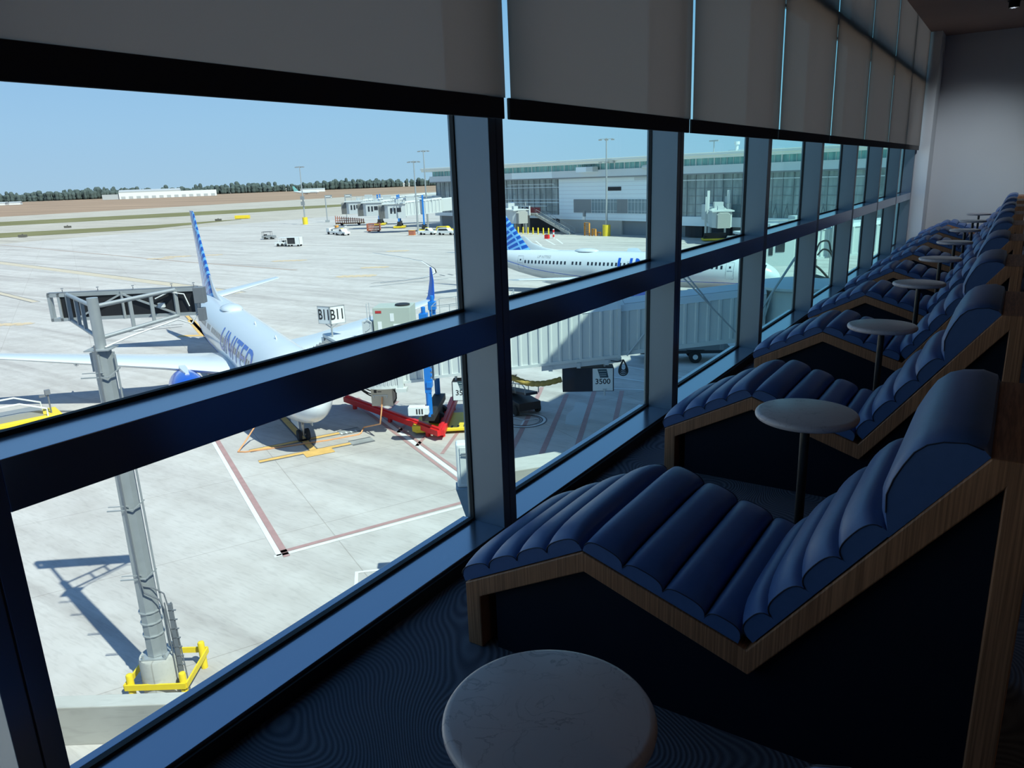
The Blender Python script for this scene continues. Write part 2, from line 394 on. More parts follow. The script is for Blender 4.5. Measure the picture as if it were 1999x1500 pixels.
def make_table():
    t = thing('side_table', 'x', 'side table', (0, 0, 0), 0, 'round marble side tables between the loungers')
    r, z1, z0 = 0.177, 0.718, 0.690
    pr = [(0.0005, z0), (r-0.014, z0)] + [(r-0.014+0.014*math.sin(a), (z0+z1)/2 - 0.014*math.cos(a)) for a in [PI*i/8 for i in range(1, 8)]] + [(r-0.014, z1), (0.0005, z1)]
    MB().lathe(pr, 72).build('tabletop', M_marble, t, smooth=35)
    MB().cyl((0, 0, 0.012), (0, 0, 0.684), 0.0165, n=20).lathe([(0.06, 0.682), (0.06, 0.690)], 24).build('pole', M_steel, t, smooth=40)
    MB().lathe([(0.14, 0.0), (0.14, 0.008), (0.02, 0.014)], 40).build('base', M_steel, t, smooth=40)
    return t
T_Y = [0.890, 2.72, 4.49, 6.25, 7.95, 9.66, 11.40, 13.16, 14.90]
T_LAB = ['large round marble table top nearest the camera at the bottom', 'round marble side table just beyond the nearest full lounger', 'third round marble side table from the front, beyond the second full lounger',
 'fourth round marble side table from the front', 'fifth round marble side table from the front', 'sixth round marble side table from the front', 'third round marble side table from the far wall', 'round side table next to last before the far wall', 'farthest round side table, seen edge-on against the white wall']
t0 = make_table(); t0.location = (-0.55, T_Y[0], 0); t0['label'] = T_LAB[0]
for y, lab in zip(T_Y[1:], T_LAB[1:]): dup(t0, (-0.555, y, 0), label=lab)

# ================================================================ ADDED CEILING LIGHTS (warm fill deeper in the lounge, cool wash on the far wall)
M_fill = bpy.data.materials.new('lamp_diffuser'); M_fill.use_nodes = True
_b = M_fill.node_tree.nodes['Principled BSDF']; _b.inputs['Emission Color'].default_value = (1, 0.86, 0.7, 1); _b.inputs['Emission Strength'].default_value = 1.5
def downlight(x, y, label, energy, col, aim, ang, size=0.08):  # fixture added only to brighten the room beyond its daylight
    t = thing('ceiling_downlight', label, 'lamp', (x, y, ZC), 0, 'ceiling downlights')
    MB().lathe([(0.062, -0.015), (0.062, -0.10), (0.07, -0.102), (0.07, -0.015), (0.09, -0.012), (0.09, 0.0)], 32, caps=False).build('can', M_gasket, t, smooth=40)
    MB().lathe([(0.005, -0.03), (0.060, -0.03)], 32).build('diffuser', M_fill, t)
    l = bpy.data.objects.new('lamp', bpy.data.lights.new('lamp', 'SPOT')); COL.objects.link(l); l.parent = t
    l.location = (0, 0, -0.11); l.data.energy = energy; l.data.color = col; l.data.spot_size = math.radians(ang); l.data.spot_blend = 1.0; l.data.shadow_soft_size = size
    d = Vector(aim) - Vector((x, y, ZC-0.03)); l.rotation_euler = d.to_track_quat('-Z', 'Y').to_euler()
for i, x in enumerate((-0.42, 2.2)):  # cool spots added because daylight leaves the far wall too dark
    downlight(x, 14.1 if i == 0 else 14.9, ['ceiling downlight nearest the windows, washing the far wall', 'second ceiling downlight from the windows, washing the far wall'][i], 200 if i == 0 else 70, (0.74, 0.87, 1.0), (x-0.6, 17.0, 0.5), 72, 0.12)
for i, y in enumerate((-1.0, 4.0, 9.0)):  # unseen warm fill, added to lift the wood and ceiling
    downlight(4.6, y, ['dim warm ceiling downlight behind the loungers, nearest the camera', 'dim warm ceiling downlight behind the middle loungers', 'dim warm ceiling downlight behind the far loungers'][i], 22, (1.0, 0.80, 0.62), (4.2, y, 0), 165, 0.05)
# ================================================================ OUTSIDE: GROUND
G = -12.81
def concrete_mat(name, col, joints=7.6, rot=0.0, streak=1.0):
    m = mat(name, col, 0.85, var=0.10, scale=0.12, spec=0.2)
    nt = m.node_tree; N = nt.nodes; L = nt.links; b = N['Principled BSDF']
    tc = N.new('ShaderNodeTexCoord')
    def noise(sc, stretch, lo, hi, c0, detail=6, rz=0.0, dist=0.0):
        mp = N.new('ShaderNodeMapping'); mp.inputs['Scale'].default_value = stretch; mp.inputs['Rotation'].default_value = (0, 0, rz)
        nz = N.new('ShaderNodeTexNoise'); nz.inputs['Scale'].default_value = sc; nz.inputs['Detail'].default_value = detail; nz.inputs['Distortion'].default_value = dist
        cr = N.new('ShaderNodeValToRGB'); cr.color_ramp.elements[0].position = lo; cr.color_ramp.elements[0].color = (*c0, 1); cr.color_ramp.elements[1].position = hi; cr.color_ramp.elements[1].color = (1, 1, 1, 1)
        L.new(tc.outputs['Object'], mp.inputs[0]); L.new(mp.outputs[0], nz.inputs['Vector']); L.new(nz.outputs['Fac'], cr.inputs[0])
        return cr.outputs[0]
    def mul(sock):
        mx = N.new('ShaderNodeMix'); mx.data_type = 'RGBA'; mx.blend_type = 'MULTIPLY'; mx.inputs['Factor'].default_value = 1
        src = b.inputs['Base Color'].links[0].from_socket
        L.new(src, mx.inputs['A']); L.new(sock, mx.inputs['B']); L.new(mx.outputs['Result'], b.inputs['Base Color'])
    mul(noise(0.9, (1, 1, 1), 0.30, 0.62, (0.90, 0.89, 0.88), 9))
    mul(noise(6.0, (0.25, 1.6, 1), 0.34, 0.5, (0.90, 0.90, 0.90), 8, rot+0.5, 0.6))
    if streak:
        mul(noise(0.16, (0.22, 2.2, 1), 0.33, 0.60, (0.86, 0.85, 0.85), 8, rot-0.35, 0.8))
        mul(noise(0.20, (0.16, 2.6, 1), 0.36, 0.5, (0.84, 0.83, 0.83), 6, rot+0.62, 0.5))
    # slab joints
    br = N.new('ShaderNodeTexBrick'); br.offset = 0.0; br.inputs['Color1'].default_value = (1, 1, 1, 1); br.inputs['Color2'].default_value = (0.975, 0.97, 0.965, 1); br.inputs['Mortar'].default_value = (0.76, 0.74, 0.72, 1)
    br.inputs['Scale'].default_value = 1.0; br.inputs['Mortar Size'].default_value = 0.022; br.inputs['Brick Width'].default_value = joints; br.inputs['Row Height'].default_value = joints
    mp = N.new('ShaderNodeMapping'); mp.inputs['Rotation'].default_value = (0, 0, rot); L.new(tc.outputs['Object'], mp.inputs[0]); L.new(mp.outputs[0], br.inputs['Vector'])
    mul(br.outputs['Color'])
    return m
M_apron = concrete_mat('apron_concrete', (0.565, 0.525, 0.497), 7.6, 0.46)
M_taxi = concrete_mat('taxiway_concrete', (0.52, 0.465, 0.40), 30, 0.2, 0.6)
M_wallc = concrete_mat('cast_concrete', (0.50, 0.49, 0.46), 40, 0.0, 0)
M_white = mat('white_road_paint', (0.72, 0.71, 0.70), 0.7, var=0.12, scale=2)
M_redp = mat('faded_red_paint', (0.40, 0.235, 0.225), 0.8, var=0.2, scale=3)
M_orp = mat('orange_road_paint', (0.70, 0.42, 0.13), 0.8, var=0.25, scale=2.5)
M_tanp = mat('faded_tan_paint', (0.54, 0.45, 0.34), 0.8, var=0.15, scale=1)
M_blkp = mat('black_road_paint', (0.13, 0.13, 0.14), 0.8, var=0.25, scale=3)
M_dust = mat('grey_road_paint', (0.30, 0.30, 0.30), 0.8, var=0.3, scale=2)
M_brnp = mat('brown_road_paint', (0.40, 0.31, 0.26), 0.8, var=0.15, scale=1)
M_wet = mat('damp_concrete', (0.40, 0.40, 0.40), 0.45, var=0.1, scale=1)
M_brown = mat('dry_brown_field', (0.33, 0.225, 0.16), 1.0, var=0.4, scale=0.012, stretch=(0.4, 2.5, 1), spec=0.1)
M_green = mat('mown_grass', (0.19, 0.175, 0.085), 1.0, var=0.3, scale=0.05, spec=0.1)

gm = MB()
# the apron in tiles so that every far triangle stays well shaped
gm.add([(-260, -400, G), (40, -400, G), (40, 420, G), (-260, 420, G)], [(0, 1, 2, 3)], 0)
def line(pts, w, mi, z=0.012, closed=False):
    P = [Vector((p[0], p[1])) for p in pts]
    n = len(P)
    A, B = [], []
    for i in range(n):
        if closed: a, b = P[i-1], P[(i+1) % n]
        else: a, b = P[max(i-1, 0)], P[min(i+1, n-1)]
        d0 = (P[i]-a); d1 = (b-P[i])
        d0 = d0.normalized() if d0.length > 1e-6 else d1.normalized(); d1 = d1.normalized() if d1.length > 1e-6 else d0
        t = (d0+d1).normalized(); nn = Vector((-t.y, t.x)); k = 1/max(0.4, nn.dot(Vector((-d1.y, d1.x))))
        A.append(P[i]+nn*w/2*k); B.append(P[i]-nn*w/2*k)
    vs = [(p.x, p.y, G+z) for p in A] + [(p.x, p.y, G+z) for p in B]
    m = n if closed else n-1
    gm.add(vs, [(i, (i+1) % n, n+(i+1) % n, n+i) for i in range(m)], mi)
def quad(pts, mi, z=0.012): gm.add([(p[0], p[1], G+z) for p in pts], [tuple(range(len(pts)))], mi)
def offs(pts, d):
    P = [Vector((p[0], p[1])) for p in pts]; out = []
    for i, p in enumerate(P):
        t = (P[min(i+1, len(P)-1)]-P[max(i-1, 0)]).normalized(); out.append((p.x-t.y*d, p.y+t.x*d))
    return out
WHT, RED, ORA, TAN, BLK, GRY, BRN, WET, FAD = 1, 2, 3, 4, 5, 6, 7, 8, 9
# stand outline of the parked aircraft
st = [(-39.28, 20.26), (-39.03, 22.57), (-38.35, 24.88), (-23.23, 17.27), (-19.3, 25.2)]
line(st[:3], 0.16, WHT)
line([(-38.35, 24.88), (-23.23, 17.27)], 0.20, WHT); line(offs([(-38.35, 24.88), (-23.0, 17.16)], 0.24), 0.26, RED)
line([(-23.33, 17.1), (-19.3, 25.2)], 0.20, WHT); line(offs([(-23.2, 17.4), (-19.5, 25.1)], 0.24), 0.24, RED)
rt = [(-36.87, 35.09), (-22.74, 27.88), (-17.5, 25.2)]
line(rt, 0.26, WHT); line(offs(rt, 0.28), 0.2, RED); line(offs(rt, -0.28), 0.2, RED)
for a, b in (((-29.19, 31.03), (-29.9, 32.8)), ((-26.67, 29.8), (-27.9, 32.8)), ((-24.62, 29.5), (-26.8, 34.53)), ((-30.05, 33.19), (-31.4, 36.2)), ((-32.2, 32.9), (-33.6, 36.0)), ((-21.9, 28.6), (-24.5, 34.6))): line((a, b), 0.22, RED)
line([(-33.6, 36.0), (-24.5, 31.5)], 0.2, RED) if False else None
# nose wheel stop bars and lead-in line
for a, b, c in (((-34.58, 24.66), (-32.28, 29.31), (-31.7, 30.45)), ((-32.71, 23.8), (-30.35, 28.32), (-29.75, 29.5))):
    line((a, b), 0.52, BLK); line((a, b), 0.34, ORA, 0.02); line((b, c), 0.95, BLK); line((b, c), 0.62, GRY, 0.02)
for k in range(4): line(((-32.2+k*0.13, 29.35+k*0.26), (-31.9+k*0.13, 29.2+k*0.26)), 0.1, WHT, 0.03)
line([(-80.0, 51.1), (-31.3, 26.45)], 0.55, BLK); line([(-80.0, 51.1), (-31.3, 26.45)], 0.36, ORA, 0.02)
quad([(-31.75, 25.95), (-30.85, 25.5), (-30.1, 26.9), (-31.0, 27.35)], ORA, 0.025)
# orange corner of the next lead-in marking and white lettered patch
line([(-76.93, 49.54), (-67.36, 44.58), (-69.6, 43.2)], 0.75, ORA, 0.02)
for a, b, w in (((-77.53, 42.96), (-76.75, 43.3), 1.5), ((-76.9, 44.9), (-76.2, 46.6), 0.5), ((-78.4, 43.4), (-75.4, 47.6), 0.18), ((-77.0, 42.2), (-74.2, 46.6), 0.18)): line((a, b), w, WHT if w > 0.3 else BLK, 0.02)
# purple-red clear-zone hatching under the boarding bridge
for a, b in (((-26.64, 43.34), (-24.28, 38.02)), ((-24.0, 37.4), (-21.3, 31.1)), ((-24.2, 42.55), (-19.4, 31.0)), ((-22.93, 44.17), (-18.4, 33.2)), ((-21.26, 45.0), (-18.2, 37.4)), ((-19.5, 46.6), (-16.5, 39.2))): line((a, b), 0.3, RED)
line([(-23.6, 48.0), (-15, 47.4)], 0.16, WHT); line([(-22.6, 45.05), (-14, 47.6)], 0.16, WHT); line([(-24.5, 51.4), (-15, 49.5)], 0.14, WHT)
# round stand marker with a Y inside
cc = Vector((-23.75, 36.45)); 
for r, w, mi in ((1.25, 0.34, BLK), (1.25, 0.16, WHT), (0.98, 0.07, BLK)):
    line([(cc.x+r*math.cos(2*PI*i/40), cc.y+r*math.sin(2*PI*i/40)) for i in range(40)], w, mi, 0.012+(0.008 if mi == WHT else 0), True)
for a in (0.9, 3.0, 5.1): line((cc, (cc.x+0.95*math.cos(a), cc.y+0.95*math.sin(a))), 0.12, WHT, 0.02)
# damp patch
quad([(-22.8, 41.2), (-22.2, 39.9), (-22.0, 38.6), (-21.2, 37.0), (-20.4, 37.0), (-20.3, 38.4), (-20.9, 39.8), (-21.3, 40.6), (-22.2, 41.4)], WET, 0.006)
# white corner mark near the building, far taxi lines and worn orange signs painted on the ground
line([(-18.6, 16.9), (-19.51, 17.87), (-18.2, 19.1)], 0.13, WHT)
line([(-260, 84.6), (-187.04, 76.63), (-108.61, 68.06), (-90, 66.0)], 2.3, TAN); line([(-260, 85.7), (-187.04, 77.73), (-108.61, 69.16), (-90, 67.1)], 0.16, BLK, 0.02)
line([(-160, 56.3), (-127.9, 51.5), (-112, 49.2)], 0.9, TAN, 0.02); line([(-160, 56.3), (-127.9, 51.5), (-112, 49.2)], 1.2, BLK)
line([(-260, 106), (-138.94, 91.17), (-104, 88.6)], 0.8, BRN)
for (x, y), a, b in (((-96.26, 38.32), 7, 2.6), ((-153.77, 93.98), 6, 4), ((-153.97, 98.14), 6, 4.5), ((-87.04, 85.91), 6.5, 4.2), ((-92.72, 96.12), 5, 3.6), ((-118.87, 99.54), 7, 3.6), ((-109.65, 121.04), 5, 4), ((-148.34, 102.84), 5, 3.6)):
    d = Vector((-0.84, -0.54)) if x > -140 else Vector((-0.86, -0.5))
    e = Vector((-d.y, d.x)); p = Vector((x, y))
    for k in range(5):
        q = p + d*(a*(k-2)/5*0.85)
        line((q - e*b*0.36, q + e*b*0.36), a*0.13, FAD)
    line((p - d*a*0.5 - e*b*0.02, p + d*a*0.5 - e*b*0.02), b*0.35, FAD, 0.02)
for r in ((-104, 113.2), (-102.9, 112.0)):
    dx, dy = r[0]+102.71, r[1]-112.37
    pts = [(-112, 116.2), (-102.71, 112.37), (-90.5, 106.49), (-80.3, 97.64), (-76.7, 93.6), (-75.2, 90.4), (-74.6, 88.0), (-75.4, 84.5), (-77.2, 81.2)]
    line([(x+dx*0.5, y+dy*0.5) for x, y in pts], 0.28, BLK)
line([(-112, 115.9), (-102.71, 112.07), (-90.5, 106.19), (-80.5, 97.34), (-77.0, 93.3), (-75.5, 90.2), (-75.0, 88.0), (-75.8, 84.5), (-77.6, 81.2)], 0.3, WHT, 0.02)
for k in range(7):
    p = Vector((-74.6+k*0.75, 91.6+k*1.15)); line((p, p+Vector((1.7, -0.9))), 0.35, BLK)
line([(-76.0, 77.4), (-70.5, 88.5)], 0.5, GRY); line([(-78.4, 80.2), (-73, 90)], 0.22, BLK)
for a, b in (((-92.32, 148.95), (-84.05, 138.04)), ((-91.3, 151.84), (-82.35, 140.74)), ((-90.25, 154.79), (-81.88, 143.24))): line((a, b), 0.35, WHT)
gm.build('apron', [M_apron, M_white, M_redp, M_orp, M_tanp, M_blkp, M_dust, M_brnp, M_wet, mat('worn_orange_paint', (0.60, 0.455, 0.30), 0.8, var=0.25, scale=1.5)])['kind'] = 'structure'

# fields and taxiways beyond the apron
far = MB()
far.add([(-6000, -3000, G-0.25), (600, -3000, G-0.25), (600, 5000, G-0.25), (-6000, 5000, G-0.25)], [(0, 1, 2, 3)], 1)
def strip(near, farp, mi, z):
    """band between two far-ground edges, each given left to right and run on past its ends"""
    def ext(P):
        P = [Vector(p) for p in P]; a = (P[0]-P[1]).normalized(); b = (P[-1]-P[-2]).normalized()
        return [P[0]+a*1200] + P + [P[-1]+b*700]
    A, B = ext(near), ext(farp); n = min(len(A), len(B))
    vs = [(p.x, p.y, G+z) for p in A[:n]] + [(p.x, p.y, G+z) for p in B[:n]]
    far.add(vs, [(i, i+1, n+i+1, n+i) for i in range(n-1)], mi)
far.add([(-260, -900, G-0.1), (-259, -900, G-0.1), (-259, 900, G-0.1), (-610, 900, G-0.1), (-560, -900, G-0.1)], [(0, 1, 2, 3, 4)], 1)
strip([(-520.5, 218.3), (-507.1, 398.4), (-416.1, 501)], [(-1704, 721), (-1600, 1260), (-1330, 1600)], 0, -0.12)
strip([(-415.3, 173.6), (-366.4, 287.2), (-359, 432)], [(-480, 201.1), (-425.5, 333.9), (-373, 449)], 2, -0.08)
strip([(-299.1, 124.2), (-278.3, 169.6), (-297.4, 224.2)], [(-335.9, 139.9), (-307, 187.3), (-299.8, 226)], 2, -0.06) if False else None
far.add([(p[0], p[1], G-0.05) for p in ((-290, 60), (-299.1, 124.2), (-278.3, 169.6), (-297.4, 224.2), (-299.8, 226), (-307, 187.3), (-335.9, 139.9), (-380, 60))], [(0, 1, 6, 7), (1, 2, 5, 6), (2, 3, 4, 5)], 2)
struct(far.build('airfield', [M_brown, M_taxi, M_green]))

# distant pine belt: nobody could count it
def tree_belt():
    r = random.Random(3); m = MB()
    # line of the wood's edge, left to right as one looks out
    E = [Vector((-1900, 380)), Vector((-1720, 730)), Vector((-1560, 1030)), Vector((-1380, 1330)), Vector((-1180, 1660)), Vector((-700, 2300))]
    for row in range(5):
        for i in range(len(E)-1):
            n = int((E[i+1]-E[i]).length/ (7.0))
            for k in range(n):
                p = E[i].lerp(E[i+1], (k+r.random())/n); p = p + Vector((-0.8, 0.6))*(row*14+r.random()*12)
                cl = math.sin(p.x*.021+p.y*.013)+.7*math.sin(p.x*.057-p.y*.031+1.3)+.5*math.sin(p.y*.11)
                if r.random() < 0.25 - 0.15*cl: continue
                h = r.uniform(12, 17) + cl*1.6 + (r.uniform(2, 6) if r.random() < 0.2 else 0) + row*0.9
                rad = r.uniform(3.0, 6.5); n6 = 6; a0 = r.random()*6
                R = []
                for zz, rr in ((0.0, 0.7), (0.3, 0.9), (0.5, 0.7), (0.72, 1.0), (0.9, 0.85), (1.0, 0.35)):
                    R.append([(p.x+rad*rr*r.uniform(0.75, 1.2)*math.cos(a0+2*PI*j/n6), p.y+rad*rr*r.uniform(0.75, 1.2)*math.sin(a0+2*PI*j/n6), G+h*zz) for j in range(n6)])
                m.loft(R)
    return m
M_tree = mat('pine_foliage', (0.085, 0.110, 0.105), 1.0, var=0.25, scale=0.05, spec=0.05)
o = tag(tree_belt().build('pine_belt', M_tree, smooth=180), 'dark pine wood along the horizon beyond the brown field', 'trees'); o['kind'] = 'stuff'

M_bldw = mat('white_sheet_cladding', (0.74, 0.74, 0.72), 0.6, var=0.05)
M_roofg = mat('grey_metal_roof', (0.42, 0.43, 0.44), 0.6, var=0.06)
M_blk = mat('dark_opening', (0.03, 0.03, 0.035), 0.8)
def low_hangar(c, d, L, H, label):
    t = thing('hangar', label, 'building', (c[0], c[1], G), math.atan2(d[1], d[0]))
    MB().box((0, -30, 0), (L, 0, H)).build('wall', M_bldw, t)
    MB().prism([(0.0, H), (-30, H), (-30, H+2), (-15, H+5), (0, H+2)], 0, L*0.62, 'x').build('roof', M_roofg, t)
    n = 13
    for k in range(n):
        MB().box((L*(k+0.25)/n, -30.2, 0), (L*(k+0.8)/n, -29.9, H*0.42)).build('hangar_door', M_roofg, t)
    MB().box((-28, -26, 0), (-1, -4, H*0.8)).build('annex', M_roofg, t)
low_hangar((-1385, 790), (0.60, 0.80), 165, 11, 'long white hangar with low roof before the distant trees')
def far_shed(p, w, h, label):
    t = thing('shed', label, 'building', (p[0], p[1], G), 0.93)
    MB().box((0, 0, 0), (w, 12, h)).build('wall', M_bldw, t); MB().prism([(-0.5, h), (12.5, h), (6, h+1.5)], -0.5, w+0.5, 'x').build('roof', M_roofg, t)
far_shed((-1560, 860), 40, 4, 'small low white shed left of the long white hangar')
far_shed((-1150, 1010), 45, 5, 'small low white shed right of the long white hangar')
for i, (x, y) in enumerate(((-1290, 520), (-1280, 535), (-1268, 548), (-1300, 540))):
    far_shed((x, y), 9+3*i, 3.2, ['tiny white hut at the left edge of the brown field', 'second tiny white hut at the left edge of the field', 'third tiny white hut at the left edge of the field', 'fourth tiny white hut at the left edge of the field'][i])
# small windsock-yellow marker boxes on the taxiway verge
M_yel = mat('safety_yellow', (0.80, 0.58, 0.03), 0.5, var=0.06)
tag(MB().box((-1.6, -1.0, 0), (5.0, 1.0, 1.5)).box((-1.2, -1.1, 0.2), (4.6, -1.0, 1.3)).build('taxiway_sign', M_yel, loc=(-303.7, 227.8, G), rotz=0.6), 'yellow taxiway sign on the grass verge right of the tail fin', 'sign')
for i, (x, y, l) in enumerate(((-291, 128, 'nearer dark marker box on the narrow grass verge at left'), (-340, 168, 'farther dark marker box on the wide grass strip at left'), (-300, 214, 'dark marker box on the verge beside the yellow taxiway sign'))):
    tag(MB().box((-1.3, -.6, 0), (1.3, .6, .8)).box((-0.15, -0.15, .8), (0.15, 0.15, 1.1)).build('marker_box', mat('marker_grey', (0.12, 0.11, 0.09), 0.8), loc=(x, y, G), rotz=0.6), l, 'marker', 'marker boxes on the verge')

# ================================================================ the building the lounge is in (casts the shade on the apron)
M_fac = mat('facade_panel', (0.45, 0.46, 0.47), 0.5, var=0.04)
b = MB()
b.box((-2.06, -60, G), (9.3, 17.2, -0.31)).box((-2.3, -60, ZC+0.95), (9.3, 17.2, 7.0)).box((-2.1, -60, -0.31), (9.3, -6.25, ZC+0.95))
b.box((-2.06, 17.25, G), (9.3, 27.3, 7.0)).box((-2.3, 27.3, G), (9.3, 62, 15.0))
struct(b.build('wall_outside', M_fac))
# low concrete walls at the foot of the building
def cwall(a, b_, t, z1, label):
    a = Vector(a); b_ = Vector(b_); d = (b_-a); L = d.length
    tag(MB().box((0, 0, G), (L, t, z1)).build('retaining_wall', M_wallc, loc=(a.x, a.y, 0), rotz=math.atan2(d.y, d.x), bevel=0.02), label, 'wall')
cwall((-29.5, 0.63), (-13.6, 11.3), 0.5, -11.62, 'low concrete wall in front of the steel post with yellow guard rails')
cwall((-18.6, 26.6), (-13.2, 33.8), 1.6, -11.7, 'low concrete ledge seen through the second full window')
# ================================================================ AIRLINERS
M_awhite = mat('aircraft_white_paint', (0.62, 0.65, 0.68), 0.22, var=0.02, scale=0.5, coat=0.3)
M_abelly = mat('aircraft_grey_paint', (0.47, 0.49, 0.51), 0.3, var=0.02, scale=0.5)
M_ablue = mat('aircraft_blue_paint', (0.012, 0.085, 0.46), 0.25, var=0.05, coat=0.3)
M_alip = mat('polished_metal', (0.75, 0.76, 0.78), 0.2, 0.9, var=0.03)
M_aglass = mat('cabin_window_dark', (0.02, 0.025, 0.035), 0.12)
M_aline = mat('panel_line_grey', (0.30, 0.32, 0.35), 0.5)
M_adark = mat('engine_dark', (0.025, 0.025, 0.028), 0.5, 0.3)
M_tyre = mat('black_tyre', (0.018, 0.018, 0.018), 0.85)
M_strut = mat('gear_metal', (0.45, 0.46, 0.47), 0.4, 0.5)
def fin_mat():
    """blue tail with the light curved grid"""
    m = mat('tail_blue_grid', (0.010, 0.085, 0.43), 0.25, var=0.05, coat=0.3)
    nt = m.node_tree; N = nt.nodes; L = nt.links; b = N['Principled BSDF']
    tc = N.new('ShaderNodeTexCoord'); s = N.new('ShaderNodeSeparateXYZ'); L.new(tc.outputs['Object'], s.inputs[0])
    def M(op, a, b_=None, c=None):
        n = N.new('ShaderNodeMath'); n.operation = op
        for i, v in enumerate((a, b_, c)):
            if v is None: continue
            if isinstance(v, (int, float)): n.inputs[i].default_value = v
            else: L.new(v, n.inputs[i])
        return n.outputs[0]
    cx, cz = -38.6, 2.4
    dx = M('ADD', s.outputs['X'], -cx); dz = M('ADD', s.outputs['Z'], -cz)
    r = M('SQRT', M('ADD', M('MULTIPLY', dx, dx), M('MULTIPLY', dz, dz))); a = M('ARCTAN2', dz, dx)
    fr = M('FRACT', M('DIVIDE', r, 1.75)); ring = M('LESS_THAN', fr, 0.12)
    k = M('ADD', 0.125, M('MULTIPLY', r, -0.004))
    fa = M('FRACT', M('DIVIDE', a, k)); spoke = M('LESS_THAN', fa, 0.40)
    mask = M('MAXIMUM', ring, spoke)
    mx = N.new('ShaderNodeMix'); mx.data_type = 'RGBA'; mx.inputs['B'].default_value = (0.16, 0.44, 0.80, 1)
    src = b.inputs['Base Color'].links[0].from_socket
    L.new(mask, mx.inputs['Factor']); L.new(src, mx.inputs['A']); L.new(mx.outputs['Result'], b.inputs['Base Color'])
    return m
M_fin = fin_mat()
FST = [(0.0, 2.93, .04, .04), (.06, 2.93, .26, .25), (.2, 2.93, .48, .47), (.5, 2.94, .78, .78), (1.0, 2.99, 1.07, 1.10), (1.6, 3.07, 1.30, 1.36), (2.3, 3.18, 1.50, 1.60), (3.2, 3.27, 1.69, 1.81), (4.4, 3.32, 1.82, 1.95), (6.0, 3.33, 1.88, 2.0),
       (12, 3.33, 1.88, 2.0), (18, 3.33, 1.88, 2.0), (25.0, 3.33, 1.88, 2.0), (27.5, 3.42, 1.84, 1.91), (30, 3.60, 1.70, 1.73), (32.5, 3.86, 1.42, 1.46), (34.5, 4.12, 1.08, 1.15), (36.3, 4.36, .70, .78), (37.6, 4.52, .36, .44), (38.3, 4.6, .12, .2)]
def fsec(d):
    for i in range(len(FST)-1):
        a, b = FST[i], FST[i+1]
        if a[0] <= d <= b[0]:
            t = (d-a[0])/(b[0]-a[0]); return [a[j]+(b[j]-a[j])*t for j in (1, 2, 3)]
    return FST[-1][1:]
def fpt(d, z, side, off=0.012):
    """point on the fuselage skin at aft distance d and height z"""
    zc, w, h = fsec(d); q = max(-0.999, min(0.999, (z-zc)/h)); c = math.sqrt(1-q*q)
    n = Vector((0, side*c/w, q/h)).normalized()
    return Vector((-d, side*w*c, z)) + n*off
def skin_patch(m, d0, d1, z0, z1, side, mi=0, off=0.012, nd=1, nz=3):
    vs = [fpt(d0+(d1-d0)*i/nd, z0+(z1-z0)*j/nz, side, off) for i in range(nd+1) for j in range(nz+1)]
    m.add(vs, [(i*(nz+1)+j, (i+1)*(nz+1)+j, (i+1)*(nz+1)+j+1, i*(nz+1)+j+1) for i in range(nd) for j in range(nz)], mi)
def foil(m, le, te, th, up, mi=0, nxt=None):
    """ring of an aerofoil section from leading to trailing edge"""
    le = Vector(le); te = Vector(te); u = Vector(up); c = te-le
    pr = [(0, 0), (.02, .35), (.08, .68), (.22, .98), (.42, 1.0), (.7, .58), (1, .04)]
    return [le+c*a+u*(th/2*b) for a, b in pr] + [le+c*a-u*(th/2*b) for a, b in reversed(pr[1:])]
def skin_text(txt, size, d_mid, z_mid, side, width, mats, name, parent, bold=0.0, shear=0.0):
    vs, fs = text_mesh(txt, size, 0, bold, shear)
    me = bpy.data.meshes.new(name); me.from_pydata(vs, [], fs)
    bm = bmesh.new(); bm.from_mesh(me); bmesh.ops.remove_doubles(bm, verts=bm.verts, dist=1e-5)
    ys = [v.co.y for v in bm.verts]; lo, hi = min(ys), max(ys)
    for k in range(1, 14):
        y = lo+(hi-lo)*k/14
        bmesh.ops.bisect_plane(bm, geom=bm.verts[:]+bm.edges[:]+bm.faces[:], plane_co=(0, y, 0), plane_no=(0, 1, 0))
    xs = [v.co.x for v in bm.verts]; w = max(xs)-min(xs); mid = (max(xs)+min(xs))/2
    for v in bm.verts:
        x = (v.co.x-mid)*width/w
        d = d_mid + (x if side > 0 else -x)      # right side reads tail to nose
        v.co = fpt(d, z_mid+(v.co.y-(lo+hi)/2), side, 0.014)
    bm.to_mesh(me); bm.free(); me.materials.append(mats)
    o = bpy.data.objects.new(name, me); COL.objects.link(o); o.parent = parent
    return o
